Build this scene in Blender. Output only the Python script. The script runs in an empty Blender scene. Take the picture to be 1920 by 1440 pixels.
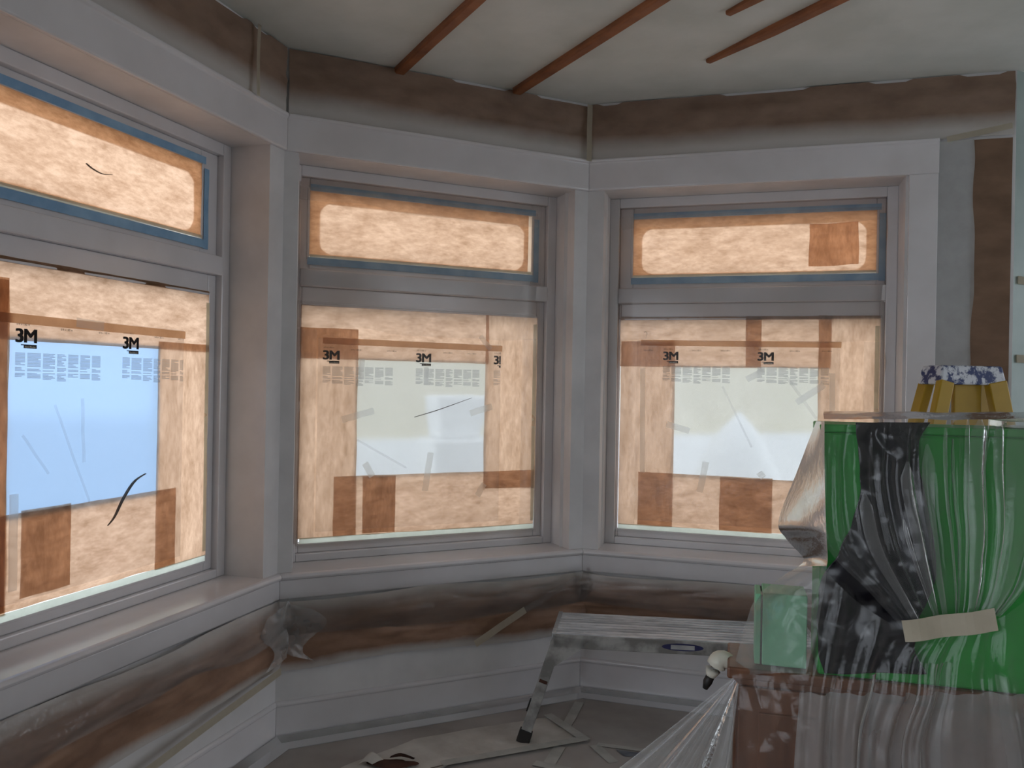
import bpy, math, random
from mathutils import Vector, Matrix, noise
random.seed(7)
scn = bpy.context.scene
col = scn.collection

# ------------------------------------------------------------------ camera
EYE = 1.57
F_PX, PITCH, ROLL = 1541.1, -0.0012, 0.0175
_R = Vector((1, 0, 0)); _F = Vector((0, math.cos(PITCH), math.sin(PITCH))); _U = Vector((0, -math.sin(PITCH), math.cos(PITCH)))
CR = _R * math.cos(ROLL) + _U * math.sin(ROLL); CU = -_R * math.sin(ROLL) + _U * math.cos(ROLL)
cd = bpy.data.cameras.new('camera'); cam = bpy.data.objects.new('camera', cd); col.objects.link(cam)
cd.sensor_width = 36.0; cd.lens = F_PX / 1920 * 36.0; cd.clip_start = 0.05
M = Matrix((CR, CU, -_F)).transposed().to_4x4(); M.translation = Vector((0, 0, EYE)); cam.matrix_world = M
scn.camera = cam

# ------------------------------------------------------------------ world: plain overcast sky
SKY = 2.2
w = bpy.data.worlds.new('overcast_sky'); scn.world = w; w.use_nodes = True
bg = w.node_tree.nodes['Background']; bg.inputs[0].default_value = (0.90, 0.955, 1.06, 1); bg.inputs[1].default_value = SKY
scn.view_settings.view_transform = 'Standard'; scn.view_settings.look = 'None'
scn.view_settings.exposure = 0.38; scn.view_settings.gamma = 1.0
scn.view_settings.use_curve_mapping = False
scn.cycles.transparent_max_bounces = 24
scn.cycles.max_bounces = 10; scn.cycles.diffuse_bounces = 5; scn.cycles.transmission_bounces = 8
scn.cycles.caustics_refractive = True

# ------------------------------------------------------------------ helpers
def lin(r, g, b):
    f = lambda c: (c / 255 / 12.92) if c / 255 <= 0.04045 else ((c / 255 + 0.055) / 1.055) ** 2.4
    return (f(r), f(g), f(b), 1)

def px(x, y, Y):
    """point that lies Y metres ahead of the camera along the room"""
    d = _F + CR * ((x - 960) / F_PX) + CU * ((720 - y) / F_PX)
    return d * (Y / d.y) + Vector((0, 0, EYE))

class MB:
    def __init__(s): s.v = []; s.f = []; s.uv = []
    def add(s, vs, fs, uvs=None):
        b = len(s.v); s.v += [Vector(q) for q in vs]; s.f += [tuple(i + b for i in q) for q in fs]
        s.uv += list(uvs) if uvs else [(0, 0)] * len(vs)
        return s
    def hexa(s, c):   # 8 corners: bottom 4 ccw, top 4 ccw
        return s.add(c, [(3, 2, 1, 0), (4, 5, 6, 7), (0, 1, 5, 4), (1, 2, 6, 5), (2, 3, 7, 6), (3, 0, 4, 7)])
    def box(s, a, b, P=None):
        (x0, y0, z0), (x1, y1, z1) = a, b
        c = [(x0, y0, z0), (x1, y0, z0), (x1, y1, z0), (x0, y1, z0), (x0, y0, z1), (x1, y0, z1), (x1, y1, z1), (x0, y1, z1)]
        return s.hexa([P(*q) if P else q for q in c])
    def tube(s, pts, r, n=8, closed=False, flat=1.0):
        pts = [Vector(p) for p in pts]; k = len(pts); rs = r if isinstance(r, (list, tuple)) else [r] * k
        vs = []; fs = []
        for i, p in enumerate(pts):
            t = (pts[min(i + 1, k - 1)] - pts[max(i - 1, 0)]).normalized()
            a = Vector((0, 0, 1)) if abs(t.z) < 0.9 else Vector((1, 0, 0))
            e = t.cross(a).normalized(); g = t.cross(e).normalized()
            for j in range(n):
                q = 2 * math.pi * j / n
                vs.append(p + e * math.cos(q) * rs[i] + g * math.sin(q) * rs[i] * flat)
        for i in range(k - 1):
            for j in range(n):
                fs.append((i * n + j, i * n + (j + 1) % n, (i + 1) * n + (j + 1) % n, (i + 1) * n + j))
        fs.append(tuple(range(n))[::-1]); fs.append(tuple((k - 1) * n + j for j in range(n)))
        return s.add(vs, fs)
    def bar(s, a, b, wx, wy, up=(0, 0, 1)):
        """rectangular bar from a to b"""
        a = Vector(a); b = Vector(b); t = (b - a).normalized(); e = t.cross(Vector(up)).normalized(); g = e.cross(t).normalized()
        e *= wx / 2; g *= wy / 2
        return s.hexa([a - e - g, a + e - g, a + e + g, a - e + g, b - e - g, b + e - g, b + e + g, b - e + g])

ORG = {}
def build(name, mb, mat, parent=None, smooth=False, bevel=0, kind=None, solid=0):
    me = bpy.data.meshes.new(name)
    if parent is None:
        xs = [v.x for v in mb.v]; ys = [v.y for v in mb.v]; zs = [v.z for v in mb.v]
        loc = Vector(((min(xs) + max(xs)) / 2, (min(ys) + max(ys)) / 2, min(zs)))
    else: loc = ORG[parent.name]
    me.from_pydata([v - loc for v in mb.v], [], mb.f)
    uvl = me.uv_layers.new(name='UVMap')
    for lp in me.loops: uvl.data[lp.index].uv = mb.uv[lp.vertex_index]
    if smooth:
        for p_ in me.polygons: p_.use_smooth = True
    me.materials.append(mat); me.update()
    o = bpy.data.objects.new(name, me); col.objects.link(o)
    if parent is None: o.location = loc
    else: o.parent = parent
    ORG[o.name] = loc
    if bevel:
        m = o.modifiers.new('bevel', 'BEVEL'); m.width = bevel; m.segments = 2; m.limit_method = 'ANGLE'
    if solid:
        m = o.modifiers.new('thickness', 'SOLIDIFY'); m.thickness = solid; m.offset = 0
    if kind: o['kind'] = kind
    return o
def tag(o, label, cat=None, group=None, kind=None):
    o['label'] = label
    if cat: o['category'] = cat
    if group: o['group'] = group
    if kind: o['kind'] = kind
    return o
def empty(name, loc, label=None, cat=None, group=None, kind=None):
    o = bpy.data.objects.new(name, None); col.objects.link(o); o.location = loc; o.empty_display_size = .1
    ORG[o.name] = Vector(loc)
    if label: o['label'] = label
    if cat: o['category'] = cat
    if group: o['group'] = group
    if kind: o['kind'] = kind
    return o

def cr(p, t):
    """Catmull-Rom through list p, t in 0..1"""
    k = len(p) - 1; x = min(max(t, 0), 1) * k; i = min(int(x), k - 1); f = x - i
    a = p[max(i - 1, 0)]; b = p[i]; c = p[i + 1]; d = p[min(i + 2, k)]
    return 0.5 * ((2 * b) + (c - a) * f + (2 * a - 5 * b + 4 * c - d) * f * f + (3 * b - a - 3 * c + d) * f ** 3)
def lerp_list(p, t):
    k = len(p) - 1; x = min(max(t, 0), 1) * k; i = min(int(x), k - 1)
    return p[i].lerp(p[i + 1], x - i)
def sheet(mb, rows, nu, nv, disp=None, curve=True):
    """surface through rows of control points; disp(s,t,p) -> vector offset"""
    rows = [[Vector(q) for q in r] for r in rows]; fn = cr if curve else lerp_list
    vs = []; uv = []; fs = []
    for j in range(nv + 1):
        t = j / nv
        for i in range(nu + 1):
            s = i / nu
            p = fn([fn(r, s) for r in rows], t)
            if disp: p = p + disp(s, t, p)
            vs.append(p); uv.append((s, 1 - t))
    for j in range(nv):
        for i in range(nu):
            a = j * (nu + 1) + i; fs.append((a, a + nu + 1, a + nu + 2, a + 1))
    return mb.add(vs, fs, uv)
def nz(p, s, seed=0.0): return noise.noise(Vector((p[0] * s + seed, p[1] * s - seed * .7, p[2] * s + seed * .3)))
def ridge(x): return 1 - 2 * abs((x % 1.0) - .5) * 1.0

# ------------------------------------------------------------------ materials
def new_mat(name):
    m = bpy.data.materials.new(name); m.use_nodes = True; nt = m.node_tree
    for n in list(nt.nodes): nt.nodes.remove(n)
    out = nt.nodes.new('ShaderNodeOutputMaterial'); return m, nt, out
def N(nt, t, **kw):
    n = nt.nodes.new(t)
    for k, v in kw.items():
        if k.startswith('i_'): n.inputs[k[2:].replace('_', ' ')].default_value = v
        else: setattr(n, k, v)
    return n
def coords(nt, kind='Object', scale=(1, 1, 1)):
    tc = N(nt, 'ShaderNodeTexCoord'); mp = N(nt, 'ShaderNodeMapping'); mp.inputs['Scale'].default_value = scale
    nt.links.new(tc.outputs[kind], mp.inputs['Vector']); return mp.outputs['Vector']
def noise_tex(nt, vec, scale, detail=4, rough=.55):
    n = N(nt, 'ShaderNodeTexNoise'); n.inputs['Scale'].default_value = scale; n.inputs['Detail'].default_value = detail; n.inputs['Roughness'].default_value = rough
    nt.links.new(vec, n.inputs['Vector']); return n.outputs['Fac']
def ramp(nt, fac, stops):
    r = N(nt, 'ShaderNodeValToRGB'); e = r.color_ramp.elements
    while len(e) < len(stops): e.new(0.5)
    for q, (p, c) in zip(e, stops): q.position = p; q.color = c if len(c) == 4 else (*c, 1)
    nt.links.new(fac, r.inputs['Fac']); return r.outputs['Color']
def g(v): return (v, v, v, 1)
def principled(nt, color=None, rough=.5, metal=0, spec=.5):
    b = N(nt, 'ShaderNodeBsdfPrincipled')
    b.inputs['Roughness'].default_value = rough; b.inputs['Metallic'].default_value = metal; b.inputs['Specular IOR Level'].default_value = spec
    if color is not None:
        if isinstance(color, tuple): b.inputs['Base Color'].default_value = color
        else: nt.links.new(color, b.inputs['Base Color'])
    return b
def bump(nt, b, fac, strength=.2, dist=.01):
    n = N(nt, 'ShaderNodeBump'); n.inputs['Strength'].default_value = strength; n.inputs['Distance'].default_value = dist
    nt.links.new(fac, n.inputs['Height']); nt.links.new(n.outputs['Normal'], b.inputs['Normal'])
def simple(name, c0, c1=None, scale=6, rough=.5, metal=0, bmp=0, stretch=(1, 1, 1), spec=.5, lo=.35, hi=.65):
    m, nt, out = new_mat(name); v = coords(nt, 'Object', stretch); f = noise_tex(nt, v, scale)
    c = ramp(nt, f, [(lo, c0), (hi, c1 or c0)]); b = principled(nt, c, rough, metal, spec)
    if bmp: bump(nt, b, noise_tex(nt, v, scale * 6), bmp)
    nt.links.new(b.outputs[0], out.inputs['Surface']); return m

m_trim = simple('white_enamel_paint', lin(210, 207, 209), lin(220, 217, 220), 3, .16, bmp=.02, spec=.9)
m_wall = simple('white_sprayed_wall', lin(206, 204, 205), lin(220, 218, 219), 4, .45, bmp=.04)
m_ceil = simple('off_white_ceiling', lin(205, 207, 200), lin(218, 219, 213), 3.2, .8, bmp=.15)
m_room = simple('plain_room_plaster', lin(200, 197, 190), lin(210, 207, 200), 3, .7)
m_floor = simple('grey_floor_paper', lin(148, 141, 136), lin(176, 169, 164), 2.2, .75, bmp=.1)
m_batten = simple('brown_batten_wood', lin(112, 66, 40), lin(160, 100, 62), 5, .55, stretch=(1, 1, 6), bmp=.1)
m_blue = simple('blue_painter_tape', lin(120, 160, 196), lin(150, 186, 214), 8, .5)
m_dark = simple('dark_thin_mark', lin(88, 80, 74), lin(104, 96, 88), 20, .7)  # dark tone for the thin strokes and the drop sheet streak
m_print = simple('black_print', lin(22, 18, 20), lin(34, 28, 28), 30, .6)
m_alu = simple('aluminium', (.50, .53, .56, 1), (.68, .70, .72, 1), 7, .33, .9, stretch=(1, 6, 6))
m_alu_dirty = simple('paint_spotted_aluminium', (.22, .215, .205, 1), (.44, .435, .42, 1), 9, .5, .45, lo=.42, hi=.6)
m_white = simple('white_plastic', lin(216, 212, 196), lin(226, 222, 208), 8, .4)
m_black = simple('black_rubber', lin(24, 22, 22), lin(38, 34, 32), 12, .55)
m_yellow = simple('yellow_fibreglass', lin(160, 126, 18), lin(178, 142, 30), 5, .45)
m_green = simple('green_box', lin(38, 146, 54), lin(46, 158, 64), 2.5, .45)
m_mint = simple('mint_green_box', lin(128, 196, 152), lin(142, 206, 164), 3, .5)
m_wood = simple('dark_brown_wood', lin(98, 62, 44), lin(130, 88, 64), 3, .4, stretch=(6, 6, 1))
m_blackbag = simple('black_plastic_bag', lin(16, 16, 22), lin(26, 25, 34), 8, .22, spec=.6)
m_hole = simple('dark_torn_gap', lin(62, 36, 26), lin(82, 50, 36), 18, .8)
m_beige = simple('beige_siding', lin(214, 204, 176), lin(222, 212, 186), 2, .8)
m_extwhite = simple('white_outdoor_paint', lin(236, 236, 236), lin(244, 244, 244), 2, .6)
m_ground = simple('pale_concrete', lin(196, 196, 196), lin(212, 212, 210), 2, .8)

def m_translucent(name, c0, c1, scale=6, stretch=(1, 1, 1), transl=.75, kind='Object', refl=None, gl=0.0):
    """thin sheet lit from behind: diffuse + translucent"""
    m, nt, out = new_mat(name); v = coords(nt, kind, stretch)
    f1 = noise_tex(nt, v, scale, 6, .6); f2 = noise_tex(nt, v, scale * 3.4, 8, .7)
    ad = N(nt, 'ShaderNodeMath', operation='MULTIPLY_ADD'); ad.inputs[1].default_value = .45; m5 = N(nt, 'ShaderNodeMath', operation='MULTIPLY'); m5.inputs[1].default_value = .55
    nt.links.new(f1, m5.inputs[0]); nt.links.new(f2, ad.inputs[0]); nt.links.new(m5.outputs[0], ad.inputs[2]); f = ad.outputs[0]
    c = ramp(nt, f, [(.36, c0), (.62, c1)])
    d = N(nt, 'ShaderNodeBsdfDiffuse'); t = N(nt, 'ShaderNodeBsdfTranslucent'); mx = N(nt, 'ShaderNodeMixShader'); mx.inputs[0].default_value = transl
    nt.links.new(c, t.inputs['Color'])
    if refl: d.inputs['Color'].default_value = refl
    else: nt.links.new(c, d.inputs['Color'])
    nt.links.new(d.outputs[0], mx.inputs[1]); nt.links.new(t.outputs[0], mx.inputs[2]); last = mx
    if gl:
        gs = N(nt, 'ShaderNodeBsdfGlossy'); gs.inputs['Roughness'].default_value = .25; m2 = N(nt, 'ShaderNodeMixShader'); m2.inputs[0].default_value = gl
        nt.links.new(mx.outputs[0], m2.inputs[1]); nt.links.new(gs.outputs[0], m2.inputs[2]); last = m2
    nt.links.new(last.outputs[0], out.inputs['Surface']); return m
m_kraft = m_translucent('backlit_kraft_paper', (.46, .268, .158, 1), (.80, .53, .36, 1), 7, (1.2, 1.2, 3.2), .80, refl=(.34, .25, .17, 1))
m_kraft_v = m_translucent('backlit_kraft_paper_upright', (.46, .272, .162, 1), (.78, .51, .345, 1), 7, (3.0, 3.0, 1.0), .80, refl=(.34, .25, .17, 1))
m_kraft_l = m_translucent('haze_dimmed_lower_kraft', (.39, .232, .140, 1), (.70, .47, .325, 1), 7, (1.2, 1.2, 3.2), .80, refl=(.34, .25, .17, 1))  # darker copy of the kraft: cover film haze put into its colour
m_kraft_lv = m_translucent('haze_dimmed_lower_kraft_upright', (.39, .235, .142, 1), (.68, .455, .31, 1), 7, (3.0, 3.0, 1.0), .80, refl=(.34, .25, .17, 1))  # upright grain, with the same haze dimming in the colour
m_tape = m_translucent('cream_masking_tape', (.62, .56, .44, 1), (.72, .67, .55, 1), 14, transl=.55, refl=(.58, .53, .43, 1))
m_paletape = m_translucent('pale_glass_edge_tape', (.50, .54, .46, 1), (.62, .66, .58, 1), 9, transl=.7, refl=(.55, .56, .50, 1))


def m_film(name, opacity, haze_refl=.55, blur=0.0, tint=(1, 1, 1, 1), gloss_rough=.12, facing=.25, transl=.5, var=0.0, scale=5, bmp=0.0, tcol=(.80, .80, .82, 1)):
    """thin polythene: mostly clear, a milky share that scatters, a clear-coat reflection; milkier at glancing angles"""
    m, nt, out = new_mat(name)
    if blur:
        tr = N(nt, 'ShaderNodeBsdfRefraction'); tr.inputs['IOR'].default_value = 1.06; tr.inputs['Roughness'].default_value = blur; tr.inputs['Color'].default_value = tint
    else:
        tr = N(nt, 'ShaderNodeBsdfTransparent'); tr.inputs['Color'].default_value = tint
    d = N(nt, 'ShaderNodeBsdfDiffuse'); d.inputs['Color'].default_value = (haze_refl,) * 3 + (1,)
    t = N(nt, 'ShaderNodeBsdfTranslucent'); t.inputs['Color'].default_value = tcol
    mk = N(nt, 'ShaderNodeMixShader'); mk.inputs[0].default_value = transl
    nt.links.new(d.outputs[0], mk.inputs[1]); nt.links.new(t.outputs[0], mk.inputs[2])
    lw = N(nt, 'ShaderNodeLayerWeight'); lw.inputs['Blend'].default_value = .35
    ma = N(nt, 'ShaderNodeMath', operation='MULTIPLY_ADD'); ma.inputs[1].default_value = facing; ma.inputs[2].default_value = opacity
    nt.links.new(lw.outputs['Facing'], ma.inputs[0]); fac = ma.outputs[0]
    v = coords(nt, 'Object')
    if var:
        nf = noise_tex(nt, v, scale, 5, .6); mv = N(nt, 'ShaderNodeMath', operation='MULTIPLY_ADD'); mv.inputs[1].default_value = var * 2
        sb = N(nt, 'ShaderNodeMath', operation='SUBTRACT'); sb.inputs[1].default_value = .5
        nt.links.new(nf, sb.inputs[0]); nt.links.new(sb.outputs[0], mv.inputs[0]); nt.links.new(fac, mv.inputs[2]); fac = mv.outputs[0]
        cl = N(nt, 'ShaderNodeClamp'); nt.links.new(fac, cl.inputs[0]); fac = cl.outputs[0]
    mx = N(nt, 'ShaderNodeMixShader'); nt.links.new(fac, mx.inputs[0])
    nt.links.new(tr.outputs[0], mx.inputs[1]); nt.links.new(mk.outputs[0], mx.inputs[2])
    gl = N(nt, 'ShaderNodeBsdfGlossy'); gl.inputs['Roughness'].default_value = gloss_rough
    fr = N(nt, 'ShaderNodeFresnel'); fr.inputs['IOR'].default_value = 1.45
    m2 = N(nt, 'ShaderNodeMixShader'); nt.links.new(fr.outputs[0], m2.inputs[0])
    nt.links.new(mx.outputs[0], m2.inputs[1]); nt.links.new(gl.outputs[0], m2.inputs[2])
    if bmp:
        bn = N(nt, 'ShaderNodeBump'); bn.inputs['Strength'].default_value = bmp; bn.inputs['Distance'].default_value = .004
        nt.links.new(noise_tex(nt, v, 60, 3), bn.inputs['Height']); nt.links.new(bn.outputs[0], gl.inputs['Normal'])
    nt.links.new(m2.outputs[0], out.inputs['Surface']); return m
m_tapebit = m_film('thin_cream_tape', .62, .78, facing=.0, transl=.55, tcol=(.96, .94, .88, 1), gloss_rough=.4)
m_greytext = m_film('grey_print', .60, .34, facing=.0, transl=.55, tcol=(.46, .48, .50, 1), gloss_rough=.5)
m_glass = m_film('window_glass', 0.0, gloss_rough=.0, facing=0.0, tint=(.94, .96, .95, 1))
m_printfilm = m_film('printed_masking_film', .26, .5, facing=.0, transl=.75, tint=(.95, .95, .95, 1), tcol=(.80, .80, .80, 1), gloss_rough=.2, bmp=.2)
m_winfilm = m_film('daylight_dimming_film', .24, .5, blur=.34, facing=.0, transl=.8, tint=(.62, .63, .62, 1), tcol=(.60, .61, .62, 1))  # for the added panels that dim daylight in the clear area
m_winfilm_blue = m_film('daylight_blue_dimming_film', .55, .5, blur=.40, facing=.0, transl=.8, tint=(.30, .42, .58, 1), tcol=(.36, .51, .72, 1))  # bluish daylight of this window put into the film colour
m_cover = m_film('thin_cover_film', .10, .5, facing=.08, transl=.35, var=.03, gloss_rough=.16, bmp=.5)
m_band_film = m_film('oversprayed_film', .60, .80, facing=.1, transl=.1, var=.12, scale=3.0, gloss_rough=.16, bmp=.6)
m_lowpoly = m_film('dusty_polythene', .38, .58, facing=.3, transl=.3, var=.16, scale=5, gloss_rough=.2, bmp=.2)
m_pouch = m_film('pouch_polythene', .17, .62, facing=.3, transl=.35, var=.12, scale=8, gloss_rough=.14, bmp=.3)
m_tent = m_film('tented_polythene', .30, .66, facing=.4, transl=.3, var=.12, scale=6, gloss_rough=.16, bmp=.2)
m_band_clear = m_film('glossy_masking_film', .07, .8, facing=.10, transl=.1, var=.10, scale=3.5, gloss_rough=.14, bmp=.8)
m_poly = m_film('clear_polythene', .05, .55, facing=.25, transl=.35, var=.10, scale=6, gloss_rough=.12, bmp=.25)
m_poly2 = m_film('creased_polythene', .13, .55, facing=.28, transl=.35, var=.14, scale=7, gloss_rough=.14, bmp=.25)
m_poly3 = m_film('bunched_milky_polythene', .84, .76, facing=.3, transl=.6, tcol=(.92, .90, .88, 1), var=.16, scale=6, gloss_rough=.2, bmp=.25)
m_floorfilm = m_film('floor_film', .5, .60, facing=.1, transl=.1, var=.25, scale=4, gloss_rough=.2)

def m_overspray(name, brown0, brown1, lo, hi, top=None, wob=.18):
    """kraft paper with white overspray along its lower (and upper) edge, in sheet coordinates"""
    m, nt, out = new_mat(name)
    uv = N(nt, 'ShaderNodeUVMap'); sp = N(nt, 'ShaderNodeSeparateXYZ'); nt.links.new(uv.outputs[0], sp.inputs[0])
    v = coords(nt, 'Object'); nf = noise_tex(nt, v, 3.2, 5, .6)
    md = N(nt, 'ShaderNodeMath', operation='MULTIPLY_ADD'); md.inputs[1].default_value = wob * 2; nt.links.new(nf, md.inputs[0])
    sb = N(nt, 'ShaderNodeMath', operation='SUBTRACT'); sb.inputs[1].default_value = wob; nt.links.new(sp.outputs['Y'], sb.inputs[0]); nt.links.new(sb.outputs[0], md.inputs[2])
    stops = [(lo, g(.85)), (hi, g(0))]
    if top: stops += [(top[0], g(0)), (top[1], g(.85))]
    msk = ramp(nt, md.outputs[0], stops)
    br = ramp(nt, noise_tex(nt, coords(nt, 'Object', (1, 1, 2)), 6, 5), [(.3, brown0), (.7, brown1)])
    mx = N(nt, 'ShaderNodeMix', data_type='RGBA'); nt.links.new(msk, mx.inputs['Factor']); nt.links.new(br, mx.inputs[6]); mx.inputs[7].default_value = lin(196, 193, 190)
    b = principled(nt, mx.outputs[2], .55, 0, .35); bump(nt, b, noise_tex(nt, v, 30), .1)
    nt.links.new(b.outputs[0], out.inputs['Surface']); return m
m_band_top = m_overspray('kraft_band_under_ceiling', lin(120, 97, 82), lin(144, 120, 103), .12, .42, wob=.10)
m_band_low = m_overspray('kraft_band_under_sill', lin(124, 94, 76), lin(158, 124, 102), .03, .16, (.76, 1.02), wob=.12)
m_band_side = m_overspray('kraft_strip_side', lin(108, 84, 66), lin(132, 104, 84), -.2, -.1, wob=.05)

def m_capmat():
    m, nt, out = new_mat('blue_cap_with_white_paint'); v = coords(nt)
    c = ramp(nt, noise_tex(nt, v, 26, 6, .65), [(.46, lin(42, 56, 104)), (.54, lin(206, 208, 216))])
    b = principled(nt, c, .5); nt.links.new(b.outputs[0], out.inputs['Surface']); return m
m_cap = m_capmat()
def m_deckmat():
    m, nt, out = new_mat('paint_smeared_deck'); v = coords(nt, 'Object', (1.2, 6, 6))
    f = noise_tex(nt, v, 5, 6, .6); c = ramp(nt, f, [(.4, (.46, .49, .53, 1)), (.6, (.80, .82, .86, 1))])
    b = principled(nt, c, .38, .55); nt.links.new(b.outputs[0], out.inputs['Surface']); return m
m_deck = m_deckmat()

# ------------------------------------------------------------------ the bay: three facets, corners A and B
class WF:
    def __init__(s, O, ang):
        s.O = Vector((O[0], O[1], 0)); s.d = Vector((math.sin(ang), math.cos(ang), 0)); s.n = Vector((s.d.y, -s.d.x, 0))
    def P(s, u, o, z): return s.O + s.d * u + s.n * o + Vector((0, 0, z))
A = (-1.0, 3.5507); B = (0.3725, 4.2075)
FL = WF(A, 0.3054); FC = WF(A, math.atan2(B[0] - A[0], B[1] - A[1])); FR = WF(B, 1.8603)
LC = 1.5216
CEIL = 3.0; SILL = .73; HEAD = 2.555; TH = .30
WIN = {'L': dict(F=FL, o0=-1.52, o1=-.105, ug=(-1.40, -.262), lg=(-1.44, -.205), ext=(-1.95, .12)),
       'C': dict(F=FC, o0=.062, o1=1.445, ug=(.158, 1.312), lg=(.128, 1.35), ext=(-.12, LC + .12)),
       'R': dict(F=FR, o0=.083, o1=1.485, ug=(.205, 1.393), lg=(.145, 1.415), ext=(-.12, 1.93))}
UZ = (2.14, 2.445); LZ = (.81, 1.912)
WN = {'L': 'bay window farthest from the stepladder', 'C': 'middle bay window', 'R': 'bay window beside the stepladder'}
SIDE = {'L': 'left', 'C': 'center', 'R': 'right'}

def ring(mb, F, a, b, o0, o1):
    """rectangular ring: outer a=(u0,u1,z0,z1), inner b"""
    (u0, u1, z0, z1), (v0, v1, y0, y1) = a, b
    mb.box((u0, o0, z0), (v0, o1, z1), F.P); mb.box((v1, o0, z0), (u1, o1, z1), F.P)
    mb.box((v0, o0, z0), (v1, o1, y0), F.P); mb.box((v0, o0, y1), (v1, o1, z1), F.P)
    return mb

for i, (k, W) in enumerate(WIN.items()):
    F = W['F']; e0, e1 = W['ext']; o0, o1 = W['o0'], W['o1']
    build('wall_' + SIDE[k], ring(MB(), F, (e0, e1, 0, CEIL + .05), (o0, o1, SILL - .03, HEAD), -TH, 0), m_wall, kind='structure')
    root = empty('window_%d' % (i + 1), F.P((o0 + o1) / 2, -.2, SILL), kind='structure')
    root['label'] = 'white framed transom window masked with kraft paper, ' + WN[k]
    a0, a1 = o0 + .05, o1 - .05
    build('frame', ring(MB(), F, (o0, o1, SILL, HEAD), (a0, a1, SILL + .035, HEAD - .05), -.265, -.19), m_trim, root, bevel=.004)
    build('transom_bar', MB().box((a0, -.265, 2.0), (a1, -.185, 2.08), F.P), m_trim, root, bevel=.006)
    ug, lg = W['ug'], W['lg']
    build('upper_sash', ring(MB(), F, (a0, a1, 2.08, HEAD - .05), (ug[0], ug[1], *UZ), -.255, -.22), m_trim, root, bevel=.004)
    build('lower_sash', ring(MB(), F, (a0, a1, SILL + .035, 2.0), (lg[0], lg[1], *LZ), -.255, -.22), m_trim, root, bevel=.004)
    s = .012
    build('upper_bead', ring(MB(), F, (ug[0] - s, ug[1] + s, UZ[0] - s, UZ[1] + s), (ug[0], ug[1], *UZ), -.25, -.214), m_trim, root, bevel=.003)
    build('lower_bead', ring(MB(), F, (lg[0] - s, lg[1] + s, LZ[0] - s, LZ[1] + s), (lg[0], lg[1], *LZ), -.25, -.214), m_trim, root, bevel=.003)
    for nm, (x0, x1), (z0, z1) in (('upper_pane', ug, UZ), ('lower_pane', lg, LZ)):
        mb = MB(); mb.add([F.P(x0, -.24, z0), F.P(x1, -.24, z0), F.P(x1, -.24, z1), F.P(x0, -.24, z1)], [(0, 1, 2, 3)])
        build(nm, mb, m_glass, root)

# continuous trim: sill boards, aprons, frieze boards, baseboards (mitred at the bay corners)
def isect(F1, F2, o):
    a = F1.P(0, o, 0); b = F2.P(0, o, 0); d, e = F1.d, F2.d
    den = d.x * e.y - d.y * e.x; t = ((b.x - a.x) * e.y - (b.y - a.y) * e.x) / den
    return a + d * t
def trim_run(profile, ends=(-1.9, 1.72)):
    """profile [(o,z)...] closed polygon; yields one mesh per facet, mitred"""
    out = []
    pts = []
    for o, z in profile:
        p0 = FL.P(ends[0], o, 0); p1 = isect(FL, FC, o); p2 = isect(FC, FR, o); p3 = FR.P(ends[1], o, 0)
        pts.append([q + Vector((0, 0, z)) for q in (p0, p1, p2, p3)])
    n = len(profile)
    for s in range(3):
        mb = MB(); vs = [q[s] for q in pts] + [q[s + 1] for q in pts]
        fs = [(j, (j + 1) % n, n + (j + 1) % n, n + j) for j in range(n)] + [tuple(range(n))[::-1], tuple(range(n, 2 * n))]
        mb.add(vs, fs); out.append(mb)
    return out
tn = 1
def run(profile, what, ends=(-1.9, 1.72), mat=None, name=None, bevel=.003):
    global tn
    for mb, k in zip(trim_run(profile, ends), 'LCR'):
        o = build((name % SIDE[k]) if name else 'trim_%d' % tn, mb, mat or m_trim, kind='structure', bevel=bevel); tn += 1
        o['label'] = what + ', ' + WN[k]
nose = [(-.29, .73), (-.29, .70), (.018, .70), (.028, .704), (.034, .715), (.028, .726), (.018, .73)]
run(nose, 'white sill board with rounded nose', (-1.9, 1.62))
run([(-.002, .70), (-.002, .615), (.014, .615), (.018, .622), (.018, .70)], 'white apron board below the sill', (-1.9, 1.62))
run([(-.002, HEAD), (.016, HEAD), (.02, HEAD + .006), (.02, 2.692), (.03, 2.70), (.03, 2.712), (-.002, 2.715)], 'white frieze board above the opening', (-1.9, 1.62))
run([(-.002, 0), (.008, 0), (.008, .150), (.013, .155), (.013, .166), (.004, .174), (-.002, .174)], 'tall white baseboard', name='baseboard_%s')

o = build('trim_%d' % tn, MB().box((1.497, -.002, .73), (1.618, .018, HEAD), FR.P), m_trim, kind='structure', bevel=.003); tn += 1
o['label'] = 'white upright casing board, bay window beside the stepladder'
# ------------------------------------------------------------------ rest of the room
DC = FC.d; NB = FC.n                      # along the middle window, into the room
RE = FR.P(1.93, 0, 0); LE = FL.P(-1.95, 0, 0)
def slab(name, a, b, z0, z1, n, th=.15, mat=None, holes=()):
    """upright wall from a to b, thickness away from n, rectangular holes (s0,s1,z0,z1)"""
    d = (b - a); L = d.length; d = d.normalized()
    P = lambda u, o, z: a + d * u + n * o + Vector((0, 0, z))
    mb = MB(); cur = 0
    for (s0, s1, y0, y1) in sorted(holes):
        mb.box((cur, -th, z0), (s0, 0, z1), P); mb.box((s0, -th, z0), (s1, 0, y0), P); mb.box((s0, -th, y1), (s1, 0, z1), P); cur = s1
    mb.box((cur, -th, z0), (L, 0, z1), P)
    return build(name, mb, mat or m_room, kind='structure'), P
SW = 1.3; BACK = 4.9
R1 = RE + DC * SW; L1 = LE - DC * SW
R2 = R1 + NB * BACK
L2 = L1 + NB * (BACK + (LE - RE).dot(-NB))
L2 = L1 + NB * ((R2 - L1).dot(NB))
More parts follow.
